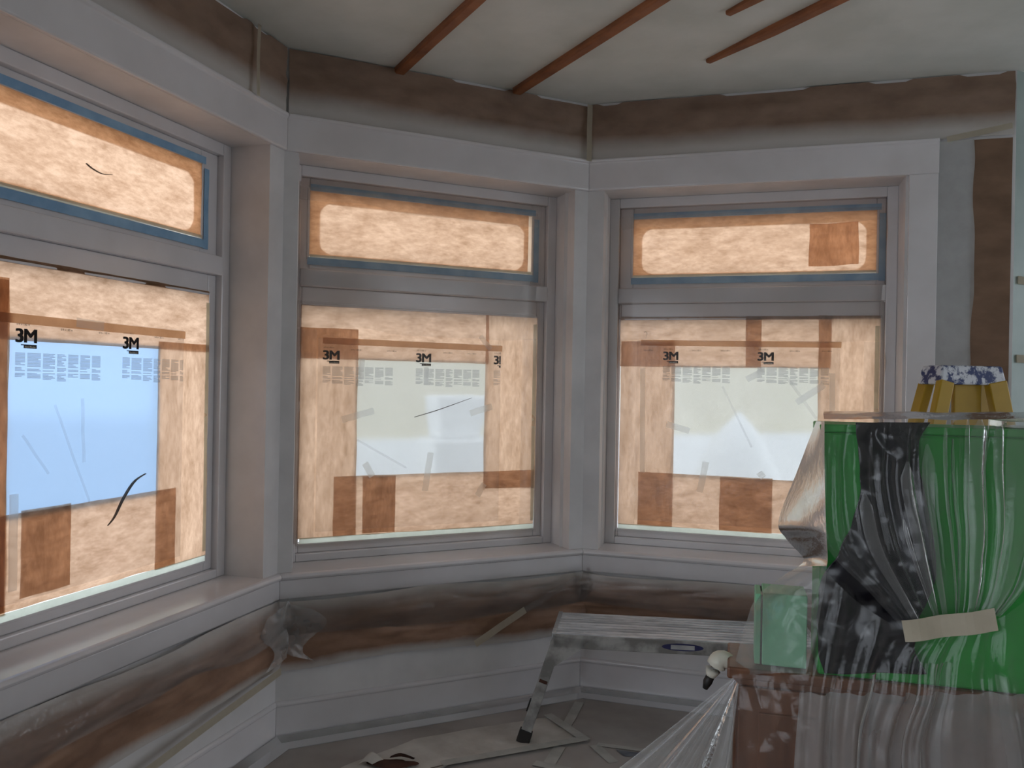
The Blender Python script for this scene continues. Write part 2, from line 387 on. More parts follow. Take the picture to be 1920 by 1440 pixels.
slab('wall_front_right', RE, R1, 0, CEIL + .05, NB, mat=simple('grey_green_sheeted_wall', lin(150, 164, 160), lin(166, 178, 174), 4, .5))
slab('wall_front_left', L1, LE, 0, CEIL + .05, NB)
Lr = (R2 - R1).length
BW = (R2 - L2).length
Ll = (L2 - L1).length
SIDEW = []
hr = [(.75, 2.45, .10, 2.6), (2.75, 4.5, .10, 2.6)]; hl = [(.5, 2.0, .10, 2.6), (2.3, Ll - .3, .10, 2.6)] if Ll > 3.4 else [(.4, Ll - .4, .10, 2.6)]  # unseen openings, added and sized to brighten the room with sky light
_, PR_ = slab('wall_side_right', R1 - NB * .1, R2, 0, CEIL + .05, -DC, holes=hr); _, PL_ = slab('wall_side_left', L1 - NB * .1, L2, 0, CEIL + .05, DC, holes=hl)
hb = [(BW - 1.9, BW - .5, 2.35, 2.92)]  # unseen high opening added for glints on the middle window's film
_, PB_ = slab('wall_back', L2, R2, 0, CEIL + .05, -NB, holes=hb)
wn_ = 4
for P_, hs, nin, xax in ((PR_, hr, -DC, NB), (PL_, hl, DC, NB), (PB_, hb, -NB, DC)):
    FB = type('FB', (), {'P': staticmethod(P_)})
    for (s0, s1, y0, y1) in hs:
        root = empty('window_%d' % wn_, P_((s0 + s1) / 2, -.07, y0), kind='structure'); wn_ += 1; root['label'] = 'unseen window added to let sky light into the room'
        build('frame', ring(MB(), FB, (s0, s1, y0, y1), (s0 + .06, s1 - .06, y0 + .06, y1 - .06), -.1, -.04), m_trim, root)
        build('mullion', MB().box(((s0 + s1) / 2 - .025, -.095, y0 + .06), ((s0 + s1) / 2 + .025, -.045, y1 - .06), P_), m_trim, root)
        mb = MB(); mb.add([P_(s0 + .06, -.07, y0 + .06), P_(s1 - .06, -.07, y0 + .06), P_(s1 - .06, -.07, y1 - .06), P_(s0 + .06, -.07, y1 - .06)], [(0, 1, 2, 3)])
        build('pane', mb, m_glass, root)
        # a portal guides sky light through the opening, it adds no light of its own
        ld = bpy.data.lights.new('sky_portal', 'AREA'); ld.shape = 'RECTANGLE'; ld.size = s1 - s0; ld.size_y = y1 - y0; ld.cycles.is_portal = True
        lo = bpy.data.objects.new('sky_portal', ld); col.objects.link(lo); c = P_((s0 + s1) / 2, -.16, (y0 + y1) / 2)
        zax = -nin; yax = zax.cross(xax); lo.matrix_world = Matrix((xax, yax, zax)).transposed().to_4x4(); lo.matrix_world.translation = c
for k, W in WIN.items():
    F = W['F']
    ld = bpy.data.lights.new('sky_portal', 'AREA'); ld.shape = 'RECTANGLE'; ld.size = W['o1'] - W['o0']; ld.size_y = HEAD - SILL; ld.cycles.is_portal = True
    lo = bpy.data.objects.new('sky_portal', ld); col.objects.link(lo); c = F.P((W['o0'] + W['o1']) / 2, -.31, (HEAD + SILL) / 2)
    zax = -F.n; xax = F.d; yax = zax.cross(xax); lo.matrix_world = Matrix((xax, yax, zax)).transposed().to_4x4(); lo.matrix_world.translation = c
foot = [L2 - NB * -.1, R2, R1, RE, FR.P(1.93, -.28, 0), FR.P(.0, -.28, 0), FC.P(LC, -.28, 0), FC.P(0, -.28, 0), FL.P(0, -.28, 0), FL.P(-1.95, -.28, 0), LE, L1]
def prism(pts, z0, z1):
    n = len(pts); mb = MB()
    mb.add([(q.x, q.y, z0) for q in pts] + [(q.x, q.y, z1) for q in pts],
           [tuple(range(n))[::-1], tuple(range(n, 2 * n))] + [(j, (j + 1) % n, n + (j + 1) % n, n + j) for j in range(n)])
    return mb
big = [L2 + NB * .2 - DC * .2, R2 + NB * .2 + DC * .2, R1 + DC * .2 - NB * 2.2, L1 - DC * .2 - NB * 2.2]
build('floor', prism(foot, -.12, 0), m_floor, kind='structure')
build('ceiling', prism(foot, CEIL, CEIL + .12), m_ceil, kind='structure')

# ------------------------------------------------------------------ outside
gp = MB(); gp.add([(-30, -30, -.4), (30, -30, -.4), (30, 40, -.4), (-30, 40, -.4)], [(0, 1, 2, 3)])
build('ground', gp, m_ground, kind='structure')

# neighbour's wall and pale things beyond the glass, seen blurred through the film
ng = empty('neighbour_house', FC.P(2.2, -4.2, -.4), 'beige sided house standing outside beyond the middle bay window', 'house')
build('house_wall', MB().box((-.6, -4.6, -.4), (8.5, -4.2, 3.4), FC.P), m_beige, ng)
build('house_eave', MB().box((-.9, -4.7, 3.4), (8.8, -3.9, 3.55), FC.P), m_extwhite, ng)
build('house_plinth', MB().box((-.62, -4.22, -.4), (8.5, -4.12, 1.02), FC.P), m_extwhite, ng)
mb = MB(); mb.hexa([FC.P(1.46, -2.0, 1.16), FC.P(1.76, -2.0, 1.16), FC.P(1.76, -2.3, 1.16), FC.P(1.46, -2.3, 1.16), FC.P(1.43, -1.98, 1.47), FC.P(1.83, -1.98, 1.47), FC.P(1.83, -2.32, 1.47), FC.P(1.43, -2.32, 1.47)])
tag(build('white_bin', mb, m_extwhite, bevel=.02), 'white tapered bin outside behind the film of the middle bay window', 'bin')
mb = MB().box((1.38, -2.34, -.4), (1.88, -1.9, 1.16), FC.P)
tag(build('white_plinth', mb, m_extwhite, bevel=.02), 'white block outside carrying the tapered bin', 'plinth')

mb = MB(); vs = []; fs = []; n = 20
for j in range(9):
    t = j / 8; r = math.cos(t * math.pi / 2) ** .6
    for i in range(n):
        a = 2 * math.pi * i / n; vs.append((2.0 + .55 * r * math.cos(a) * (1 + .1 * math.sin(3 * a)), 7.2 + .35 * r * math.sin(a), -.4 + 1.76 * t))
for j in range(8):
    for i in range(n): fs.append((j * n + i, j * n + (i + 1) % n, (j + 1) * n + (i + 1) % n, (j + 1) * n + i))
fs.append(tuple(range(n))[::-1])
tag(build('white_mound', mb.add(vs, fs), m_extwhite, smooth=True), 'pale white rounded form outside, blurred behind film near the stepladder window', 'mound')
def text_shape(body, offset=0.0, spacing=1.0):
    cu = bpy.data.curves.new('t', 'FONT'); cu.body = body; cu.offset = offset; cu.space_character = spacing; cu.resolution_u = 3
    ob = bpy.data.objects.new('t', cu); col.objects.link(ob)
    dg = bpy.context.evaluated_depsgraph_get(); me = ob.evaluated_get(dg).to_mesh()
    vs = [v.co.copy() for v in me.vertices]; fs = [tuple(p.vertices) for p in me.polygons]
    bpy.data.objects.remove(ob); bpy.data.curves.remove(cu)
    x0 = min(v.x for v in vs); x1 = max(v.x for v in vs); y0 = min(v.y for v in vs); y1 = max(v.y for v in vs)
    return [((v.x - x0) / (x1 - x0), (v.y - y0) / (y1 - y0)) for v in vs], fs
T_3M = text_shape('3M', .0, .88); T_SIZE = text_shape('6 ft x 1.82 m', .01); T_TAG = text_shape('Hand-Masker', .01)

def put_text(mb, T, F, u, z, wd, ht, o, shear=0.0, clip=None):
    vs, fs = T
    pts = [F.P(min(u + x * wd + y * ht * shear, clip) if clip else u + x * wd + y * ht * shear, o, z + y * ht) for x, y in vs]
    mb.add(pts, fs)

def paper(F, u0, u1, z0, z1, o, amp=.0035, seed=0.0, mat=None, name='kraft_paper', tilt=0.0, cell=.035, ragged=0.0):
    nu = max(3, int((u1 - u0) / cell)); nv = max(3, int((z1 - z0) / cell))
    def P(s, t):
        u = u0 + (u1 - u0) * s; z = z1 + (z0 - z1) * t + tilt * (s - .5)
        e = ragged
        if e and (s in (0, 1) or t in (0, 1)):
            u += e * nz((u, z, 1), 9, seed); z += e * nz((u, z, 2), 9, seed + 3)
        w_ = amp * (nz((u * 1, z * 2.2, 0), 5, seed) + .6 * abs(nz((u, z * 1.6, 3), 11, seed)))
        return F.P(u, o + w_, z)
    mb = MB(); vs = []; uv = []; fs = []
    for j in range(nv + 1):
        for i in range(nu + 1):
            vs.append(P(i / nu, j / nv)); uv.append((i / nu, 1 - j / nv))
    for j in range(nv):
        for i in range(nu):
            a = j * (nu + 1) + i; fs.append((a, a + nu + 1, a + nu + 2, a + 1))
    mb.add(vs, fs, uv)
    return build(name, mb, mat or m_kraft, smooth=True)

def strip(F, u0, z0, u1, z1, wd, o, mat, name='masking_tape', end=0.0, parent=None, curl=0.0):
    d = Vector((u1 - u0, z1 - z0)); L = d.length; d.normalize(); q = Vector((-d.y, d.x)) * wd / 2
    mb = MB(); n = 6; vs = []; fs = []; uv = []
    for i in range(n + 1):
        t = i / n; c = Vector((u0, z0)) + d * L * t; k = .0012 * math.sin(t * 9) + curl * max(0, abs(t - .5) * 2 - .7)
        for sg in (-1, 1):
            p = c + q * sg + d * (end * sg * (1 if i in (0, n) else 0)); vs.append(F.P(p.x, o + k, p.y)); uv.append((t, (sg + 1) / 2))
    for i in range(n): fs.append((2 * i, 2 * i + 2, 2 * i + 3, 2 * i + 1))
    mb.add(vs, fs, uv); return build(name, mb, mat, parent, smooth=True)

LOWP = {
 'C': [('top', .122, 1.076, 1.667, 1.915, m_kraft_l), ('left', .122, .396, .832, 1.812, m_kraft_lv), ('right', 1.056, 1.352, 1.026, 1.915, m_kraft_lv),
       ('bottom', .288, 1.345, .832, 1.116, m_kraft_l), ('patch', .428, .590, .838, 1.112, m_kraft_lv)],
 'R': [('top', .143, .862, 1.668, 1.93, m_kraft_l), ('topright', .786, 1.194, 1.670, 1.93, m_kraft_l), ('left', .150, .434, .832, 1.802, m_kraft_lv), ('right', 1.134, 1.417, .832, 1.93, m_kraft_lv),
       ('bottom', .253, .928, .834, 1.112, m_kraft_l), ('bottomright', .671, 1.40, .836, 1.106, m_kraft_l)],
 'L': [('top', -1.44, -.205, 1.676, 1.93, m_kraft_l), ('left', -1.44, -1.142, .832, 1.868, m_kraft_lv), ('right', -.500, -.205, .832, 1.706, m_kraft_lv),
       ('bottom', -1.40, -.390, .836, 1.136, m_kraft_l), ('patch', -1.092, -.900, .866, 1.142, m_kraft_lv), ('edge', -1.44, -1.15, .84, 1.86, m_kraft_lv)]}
PLAB = {'top': 'kraft sheet along the lower pane top edge', 'topright': 'short kraft paper sheet beside the longer top sheet',
        'left': 'upright kraft paper sheet with three lower-pane corners behind it', 'right': 'upright kraft paper sheet', 'bottom': 'kraft sheet along the lower pane bottom edge',
        'bottomright': 'overlapping second kraft sheet along the bottom edge', 'patch': 'small upright kraft patch over the bottom sheet', 'edge': 'second kraft layer against the outer stile'}
NEXT = {'L': {'left': 'upright kraft sheet away from the bay corner', 'right': 'upright kraft sheet next to the bay corner'},
        'C': {'left': 'upright kraft sheet with the square dark overlap', 'right': 'upright kraft sheet under the clipped printed logo'},
        'R': {'left': 'upright kraft sheet under the small hook mark', 'right': 'upright kraft sheet on the stile by the stepladder'}}
for k, W in WIN.items():
    F = W['F']; sd = {'L': 3., 'C': 11., 'R': 23.}[k]
    lay = 0
    for nm, u0, u1, z0, z1, mt in LOWP[k]:
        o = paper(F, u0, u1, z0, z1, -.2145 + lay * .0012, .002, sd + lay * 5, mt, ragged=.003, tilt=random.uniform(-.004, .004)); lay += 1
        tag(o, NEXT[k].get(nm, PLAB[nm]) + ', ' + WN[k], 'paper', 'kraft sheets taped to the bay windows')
    # transom paper: one sheet plus a turned-over darker margin with rounded corners
    ug = W['ug']
    o = paper(F, ug[0] - .004, ug[1] - (.02 if k == 'C' else 0), UZ[0] + .004, UZ[1] + .004, -.2165, .003, sd + 40, m_kraft, ragged=.002)
    tag(o, 'crumpled kraft paper over the transom pane, ' + WN[k], 'paper', 'kraft sheets on the transom panes')
    rm = MB(); n = 48; x0, x1, z0, z1 = ug[0] - .003, ug[1] + .003, UZ[0] + .003, UZ[1] + .003
    ix0, ix1, iz0, iz1, r = x0 + .05, x1 - .05, z0 + .016, z1 - .055, .055
    inner = []; outer = []
    for cx, cz, a0 in ((ix1 - r, iz1 - r, 0), (ix0 + r, iz1 - r, 90), (ix0 + r, iz0 + r, 180), (ix1 - r, iz0 + r, 270)):
        for q in range(9):
            a = math.radians(a0 + q * 90 / 8); inner.append((cx + r * math.cos(a) + .004 * nz((a, cx, cz), 2), cz + r * math.sin(a) + .003 * nz((cz, a, 0), 3)))
            dx, dz = math.cos(a), math.sin(a); m_ = max(abs(dx), abs(dz)); outer.append(((x1 if dx > 0 else x0) if abs(dx) >= abs(dz) - 1e-6 or True and abs(dx) > .38 else cx, (z1 if dz > 0 else z0) if abs(dz) > .38 else cz))
    vs = [F.P(x, -.2195, z) for x, z in inner] + [F.P(x, -.2195, z) for x, z in outer]; n = len(inner)
    rm.add(vs, [(j, (j + 1) % n, n + (j + 1) % n, n + j) for j in range(n)])
    m_rim = bpy.data.materials.get('kraft_margin') or m_translucent('kraft_margin', (.62, .44, .30, 1), (.75, .56, .40, 1), 6, transl=.85, refl=(.4, .3, .22, 1))
    tag(build('folded_margin', rm, m_rim, o), 'darker folded margin with rounded corners')
    # blue painter's tape on the transom sash, cream tape at the glass edge
    b = [(ug[0] - .01, 2.120, ug[1] + .02, 2.120, .034, 'lower rail'), (ug[1] + .026, 2.10, ug[1] + .026, 2.43, .030, 'upright stile'), (ug[0], 2.462, ug[1] + .02, 2.462, .030, 'upper rail')]
    for q, (a0, b0, a1, b1, wd, wh) in enumerate(b):
        o = strip(F, a0, b0, a1, b1, wd, -.2125 + .0005 * q, m_blue, 'painters_tape'); tag(o, "blue tape on the transom sash, along its %s, %s" % (wh, WN[k]), 'tape', 'blue tape on the transom sashes')
    o = strip(F, ug[0], UZ[0] + .004, ug[1], UZ[0] + .006, .014, -.2110, m_paletape); tag(o, 'thin cream tape under the transom paper, ' + WN[k], 'tape')
    lg = W['lg']
    o = strip(F, lg[0] + .005, .822, lg[1] - .005, .822, .026, -.2105, m_paletape); tag(o, 'pale tape along the foot of the lower pane, ' + WN[k], 'tape')
    o = strip(F, lg[1] - .012, .85, lg[1] - .012, 1.88, .02, -.2100, m_paletape); tag(o, 'pale upright tape at the pane edge, ' + WN[k], 'tape')

# printed masking film
CLEAR = {'C': (.385, 1.066, 1.105, 1.678), 'R': (.424, 1.144, 1.096, 1.680), 'L': (-1.150, -.490, 1.120, 1.688)}
for k, (u0, u1, z0, z1) in CLEAR.items():
    o = paper(WIN[k]['F'], u0, u1, z0, z1, -.2185, .0012, 5 + u0, m_winfilm_blue if k == 'L' else m_winfilm, 'dimming_film')  # extra layer added to hold down daylight where no paper covers the pane
    tag(o, 'added milky panel dimming daylight between the kraft sheets, ' + WN[k], 'plastic film', 'added daylight dimming panels')
FILM = {'C': (.205, 1.142, .86, 1.765, (.226, .682, 1.10), 1.663, (.36, .535, .825, .955)), 'R': (.235, 1.235, .86, 1.806, (.372, .845), 1.703, (.27, .52, .665, 1.0, 1.15)),
        'L': (-1.43, -.366, .86, 1.757, (-1.130, -.690), 1.668, (-.96, -.80, -.53, -.40))}
CREASE = {'L': [(-.98, 1.472, -.83, 1.135), (-.868, 1.492, -.858, 1.275), (-1.10, 1.38, -1.0, 1.25)], 'C': [(.395, 1.287, .642, 1.147)], 'R': [(.675, 1.572, .825, 1.265), (.975, 1.64, 1.13, 1.42)]}
m_crease = m_film('film_crease', .16, .4, facing=.0, transl=.5, tcol=(.6, .6, .62, 1), gloss_rough=.3)
for k, (u0, u1, z0, z1, logos, zb, sizes) in FILM.items():
    F = WIN[k]['F']; o_ = -.2065
    film = paper(F, u0, u1, z0, z1, o_, .0025, 70 + u0, m_printfilm, 'masking_film', cell=.03)
    tag(film, 'translucent printed masking film across the lower pane, ' + WN[k], 'plastic film', 'printed films on the bay windows')
    oi = o_ + .0035
    for u in logos:
        mb = MB(); clip = u1 - .003 if u + .085 > u1 else None
        for q in range(3):
            for r_ in (0, .0022): put_text(mb, T_3M, F, u + .0024 * q, zb + .001 + r_, .074, .042, oi + .0001 * q, .0, clip)
        build('logo', mb, m_print, film)
        mb = MB(); e = min(u + .078, u1 - .003)
        mb.add([F.P(u + .020, oi, zb - .004), F.P(e, oi, zb - .004), F.P(e, oi, zb - .007), F.P(u + .020, oi, zb - .007)], [(0, 3, 2, 1)])
        x0 = u + .030
        mb.add([F.P(x0, oi, zb - .007), F.P(e, oi, zb - .007), F.P(e, oi, zb - .016), F.P(x0, oi, zb - .016)], [(0, 3, 2, 1)])
        build('logo_tag', mb, m_print, film)
        if not clip:
            mb = MB(); put_text(mb, T_TAG, F, x0 + .004, zb - .0142, .040, .006, oi + .0006); build('tag_text', mb, m_white, film)
        mb = MB(); put_text(mb, T_SIZE, F, u + .004, zb + .055, .047, .0075, oi, 0, clip); build('size_text', mb, m_print, film)
    for q, (a_, b_, c_, d_) in enumerate(CREASE[k]): strip(F, a_, b_, c_, d_, .010 + .004 * (q % 2), oi + .001, m_crease, 'crease', parent=film)
    for u in sizes:
        mb = MB(); put_text(mb, T_SIZE, F, u, zb + .048, .047, .0075, oi, 0, u1 - .003); build('size_text', mb, m_print, film)
    for u in logos:
        x = u
        for c in range(7):
            wd = (.036, .050, .047, .036, .042, .042, .038)[c]
            if x + wd > u1: wd = u1 - x - .003
            if wd < .012: break
            mb = MB(); z = zb - .030; nl = 17 + (c * 5) % 4; random.seed(c * 7 + 3)
            for l in range(nl):
                if l in (9 + c % 3, 13): z -= .0045; continue
                ww = wd * (1 if random.random() < .7 else random.uniform(.45, .9))
                mb.add([F.P(x, oi, z), F.P(x + ww, oi, z), F.P(x + ww, oi, z - .0032), F.P(x, oi, z - .0032)], [(0, 3, 2, 1)]); z -= .0045
            build('text_column', mb, m_greytext, film)
            x += wd + .008
    o = strip(F, u0 + .02, z1 - .012, u1 + .005, z1 - .02, .03, -.2025, bpy.data.materials['kraft_margin'], 'film_edge_tape'); tag(o, 'brown tape along the printed film top, ' + WN[k], 'tape', 'film edge tapes')

BITS = {'C': [(.32, 1.383, .474, 1.426), (.973, 1.413, 1.093, 1.448), (.434, 1.176, .472, 1.111), (.765, 1.22, .738, 1.031), (1.02, .995, 1.056, 1.055), (.411, 1.672, .411, 1.573), (.733, 1.640, .734, 1.552), (1.02, 1.805, 1.079, 1.74)],
        'R': [(.794, 1.608, .876, 1.655), (1.035, 1.497, 1.163, 1.587), (.396, 1.37, .514, 1.338), (.6, 1.181, .571, 1.025), (.862, 1.141, .885, 1.115), (.268, 1.661, .275, 1.113), (1.20, 1.646, 1.203, 1.435)],
        'L': [(-.78, 1.742, -.9, 1.748), (-1.128, .90, -1.128, 1.20)]}
DESC = {'C': ['slanted at the edge by the upright kraft sheet with the dark square', 'slanted at the edge beneath the last printed columns', 'short, at the lower corner of the clear film', 'long, leaning over the edge of the bottom kraft sheet',
              'short, at the end of the bottom kraft sheet', 'upright, between the first and second text columns', 'upright, below the middle printed logo', 'slanted, above the clipped printed logo'],
        'R': ['slanted below the second printed logo', 'long slanted piece at the edge of the clear film', 'nearly level at the edge by the hook mark', 'leaning over the edge of the bottom kraft sheet', 'short, on the overlap of the bottom sheets', 'long and upright on the sheet with the hook mark', 'upright by the second set of text columns'],
        'L': ['level between the two printed logos', 'upright beside the small kraft patch']}
for k, lst in BITS.items():
    for q, (a, b, c, d) in enumerate(lst):
        o = strip(WIN[k]['F'], a, b, c, d, .032 if q < 5 else .026, -.2010 + .0006 * q, m_tapebit); tag(o, 'tape, %s, %s' % (DESC[k][q], {'L': 'farthest window', 'C': 'middle window', 'R': 'stepladder window'}[k]), 'tape', 'masking tape bits on the films')

def stroke(F, pts, r, o, label, name='dark_mark'):
    P3 = [F.P(u, o, z) for u, z in pts]; ps = [cr(P3, i / 14) for i in range(15)]
    rs = [r * (.45 + .55 * math.sin(math.pi * min(1, .15 + i / 16))) for i in range(15)]
    tag(build(name, MB().tube(ps, rs, 6, flat=.3), m_dark, smooth=True), label, 'mark')
stroke(FL, [(-.862, 2.290), (-.835, 2.279), (-.79, 2.272), (-.746, 2.281)], .0055, -.2085, 'dark curved stroke on the transom paper of the farthest window', 'dark_stroke')
stroke(FL, [(-.572, 1.208), (-.628, 1.185), (-.68, 1.13), (-.72, 1.07), (-.751, 1.043)], .0075, -.198, 'long dark curved stroke across the printed film of the farthest window', 'dark_stroke')
stroke(FC, [(.678, 1.395), (.80, 1.43), (.98, 1.491)], .0065, -.200, 'straight dark slanted stroke on the film of the middle window', 'dark_stroke')
stroke(FR, [(.270, 1.848), (.280, 1.853), (.286, 1.84), (.280, 1.816)], .0035, -.205, 'tiny dark hook mark on the kraft paper of the stepladder window', 'dark_stroke')
o = paper(FR, 1.082, 1.312, 2.180, 2.392, -.2115, .004, 5.5, m_kraft_v, ragged=.008); tag(o, 'small dark kraft patch on the transom pane of the window by the stepladder', 'paper')

# thin clear film stretched over the frames of the middle and stepladder windows
def cover(k, u0, u1, z0, z1, seed, o=-.165):
    F = WIN[k]['F']
    def dsp(s, t, p):
        a = .008 * nz((s * 3, t * 5, 0), 2.0, seed) + .004 * abs(nz((s + t * .6, t * 2 - s, 1), 9, seed))
        e = min(s, 1 - s, t, 1 - t); return F.n * (a * 1.2 - .035 * max(0, 1 - e / .06))
    mb = sheet(MB(), [[F.P(u0, o, z1), F.P(u1, o, z1)], [F.P(u0, o, z0), F.P(u1, o, z0)]], 40, 60, dsp, False)
    cf = build('cover_film', mb, m_cover, smooth=True)
    hm = MB()  # extra milky plies standing in for reflected room-light haze at pane edges
    for (a0, a1, b0, b1) in ((u0 + .03, u1 - .03, 2.385, 2.455), (u0 + .03, u1 - .03, 1.80, 1.93), (u0 + .03, u0 + .12, .84, 1.80), (u1 - .11, u1 - .03, .84, 1.80)):
        sheet(hm, [[F.P(a0, o - .012, b1), F.P(a1, o - .012, b1)], [F.P(a0, o - .012, b0), F.P(a1, o - .012, b0)]], 24, 10, lambda s_, t_, p: F.n * (.006 * nz(p, 7, seed)) + Vector((0, 0, (.03 * nz((s_ * 4, 2, seed), 1.1) if (a1 - a0) > .3 else 0) * t_)), False)
    build('haze_ply', hm, m_poly2, cf, smooth=True)
    return cf
tag(cover('C', .07, 1.36, .79, 2.50, 4.), 'thin clear film stretched over the whole middle bay window', 'plastic film')
tag(cover('R', .12, 1.45, .79, 2.50, 9.), 'thin clear film stretched over the whole bay window by the stepladder', 'plastic film')

# ------------------------------------------------------------------ masking bands under the ceiling
def band(F, u0, u1, z0, z1, o, amp, seed, mat, nu=60, nv=14, name='masking_paper', top_rag=0.0, bulge=.0, zt=None, zb=None):
    def dsp(s, t, p):
        u = u0 + (u1 - u0) * s
        a = amp * (nz((u * 1.4, t * 1.1, seed), 2.4, seed) * .8 + .7 * abs(nz((u * 1 + t * .5, t * 1.6, seed), 4.5, seed)))
        v = F.n * (a * math.sin(math.pi * min(1, .12 + t * .88)) + bulge * math.sin(math.pi * t))
        dz = 0
        if zt and t < .5: dz = zt(u) * (1 - 2 * t)
        if zb and t > .5: dz = zb(u) * (2 * t - 1)
        if top_rag and t == 0: dz -= top_rag * (1 if nz((u * 5, seed, 0), 1, seed) > .05 else .1)
        return v + Vector((0, 0, dz))
    mb = sheet(MB(), [[F.P(u0, o, z1), F.P(u1, o, z1)], [F.P(u0, o, z0), F.P(u1, o, z0)]], nu, nv, dsp, False)
    return build(name, mb, mat, smooth=True)
for k, u0, u1 in (('L', -1.94, -.012), ('C', .012, LC - .012), ('R', .012, 1.92)):
    o = band(WIN[k]['F'], u0, u1, 2.712, 2.996, .012, .022, ord(k), m_band_top, name='masking_paper', top_rag=.012)
    tag(o, 'oversprayed brown paper band under the ceiling, ' + WN[k], 'paper', 'paper bands under the ceiling')
o = band(FR, 1.755, 1.915, .05, 2.70, .008, .012, 77, m_band_side, 16, 40); tag(o, 'upright brown paper strip on the wall beside the stepladder', 'paper')
def wavy(u): return .02 * nz((u * 4, 0, 0), 2, 3.1)
# white sprayed film lapping over that strip
mb = MB()
rows = [[FR.P(1.60, .012, z), FR.P(1.70, .014, z), FR.P(1.765 + .022 * nz((z * 3, 1, 0), 1.3), .016, z)] for z in [2.70 - .1 * j for j in range(27)]]
sheet(mb, rows, 10, 60); tag(build('masking_film', mb, m_floorfilm, smooth=True), 'white sprayed film edge lapping over the upright brown paper strip', 'plastic film')
o = strip(FR, 1.645, 2.700, 1.905, 2.745, .026, .040, m_tape); tag(o, 'cream tape across the top of the upright brown paper strip', 'tape')
o = strip(FL, -.262, 2.70, -.262, 2.985, .022, .045, m_tape, end=.0, curl=.01); tag(o, 'curling cream tape hanging on the paper band under the ceiling', 'tape')
o = strip(FC, 1.500, 2.70, 1.500, 2.985, .03, .040, m_tape); tag(o, 'upright cream tape at the bay corner under the ceiling', 'tape')
for q, z in enumerate((2.05, 1.70)):
    P0 = RE + DC * .02 + NB * .006; mb = MB(); mb.box((0, 0, z), (.12, .003, z + .035), lambda u, o_, zz: P0 + DC * u + NB * o_ + Vector((0, 0, zz)))
    tag(build('masking_tape', mb, m_tape), 'short cream tape on the wall past the bay corner, %s' % ('upper piece' if q == 0 else 'lower piece'), 'tape')

# ------------------------------------------------------------------ masking bands under the sill
for k, u0, u1, z0, z1 in (('L', -1.94, -.006, .325, .612), ('C', .006, LC - .006, .318, .612), ('R', .006, 1.72, .36, .612)):
    zt = (lambda u: .02 * nz((u * 2, 3, 1), 1.2)) ; zb = (lambda u: .018 * nz((u * 2.4, 5, 1), 1.1))
    o = band(WIN[k]['F'], u0, u1, z0, z1, .022, .045, ord(k) + 9, m_band_low, 90, 24, bulge=.022, zt=zt, zb=zb)
    tag(o, 'crinkled brown paper band below the sill of the ' + WN[k], 'paper', 'paper bands below the sills')
    o = band(WIN[k]['F'], u0, u1, .47, .635, .062, .022, ord(k) + 31, m_band_clear, 110, 20, 'masking_film', bulge=.02, zt=lambda u: .01 * nz((u * 3, 1, 1), 1.5), zb=lambda u: .05 * nz((u * 2.2, 2, 1), 1.1))
    tag(o, 'glossy oversprayed film over the paper band below the ' + WN[k], 'plastic film', 'films below the sills')
# crumpled film ends bunched in the corner of the bay
n_ = (FL.n + FC.n).normalized(); rows = []
for q in range(6):
    z = .61 - .045 * q; k_ = .10 + .05 * math.sin(q * 1.3)
    rows.append([FL.P(-k_ - .05, .055, z - .03), FL.P(-k_ * .5, .065 + .012 * (q % 2), z), isect(FL, FC, .06 + .015 * ((q + 1) % 2)) + Vector((0, 0, z + .015)), FC.P(k_ * .5, .06, z), FC.P(k_ + .05, .05, z - .04)])
mb = sheet(MB(), rows, 44, 36, lambda s, t, p: n_ * (.020 * abs(nz((p.x + p.z * .7, p.y, p.z * .6), 16, 2.)) + .006 * nz(p, 34, 5.)))
tag(build('film_bunch', mb, m_tent, smooth=True), 'crumpled bunch of film ends in the bay corner below the sill', 'plastic film')
o = strip(FL, -1.0, .245, -.06, .335, .032, .066, m_tape); tag(o, 'long cream tape along the lower edge of the paper band, farthest window', 'tape')
o = strip(FC, .90, .34, 1.16, .475, .035, .085, m_tape); tag(o, 'slanted cream tape on the paper band below the middle window', 'tape')
o = strip(FC, 1.16, .475, 1.44, .60, .03, .088, m_poly2, 'film_crease'); tag(o, 'glossy folded film crease rising from the slanted tape', 'plastic film')

# ------------------------------------------------------------------ ceiling battens
BD = Vector((.47, -.883, 0)); BE = Vector((.883, .47, 0))
for q, (x, y, L, lab) in enumerate(((-.545, 3.775, 3.2, 'brown wooden batten on the ceiling ending at the paper band, beside the curling tape'), (0.0, 3.995, 3.2, 'brown wooden batten on the ceiling ending at the paper band, nearer the short battens'),
                                    (.835, 3.60, 3.0, 'brown ceiling batten with free rounded end, reaching nearer the windows'), (.80, 3.135, 2.6, 'brown ceiling batten with free rounded end, set back between its neighbours'))):
    mb = MB(); c = Vector((x, y, CEIL)); wd, th = .050, .028
    prof = [(-wd / 2, 0), (wd / 2, 0), (wd / 2, -th * .7), (wd * .36, -th), (-wd * .36, -th), (-wd / 2, -th * .7)]
    n = len(prof); vs = []; fs = []; K = 8
    for j in range(K + 1):
        e = .55 if (j == 0 and q >= 2) else 1
        for a, b in prof:
            vs.append(c + BD * (L * j / K if j else 0) + BE * (a * e + (.004 * nz((j, q, 0), 1.7) if j else 0)) + Vector((0, 0, b * e)))
    for j in range(K):
        for i in range(n): fs.append((j * n + i, j * n + (i + 1) % n, (j + 1) * n + (i + 1) % n, (j + 1) * n + i))
    fs += [tuple(range(n)), tuple(K * n + i for i in range(n))[::-1]]
    mb.add(vs, fs); o = tag(build('ceiling_batten', mb, m_batten), lab, 'batten', 'battens on the ceiling')

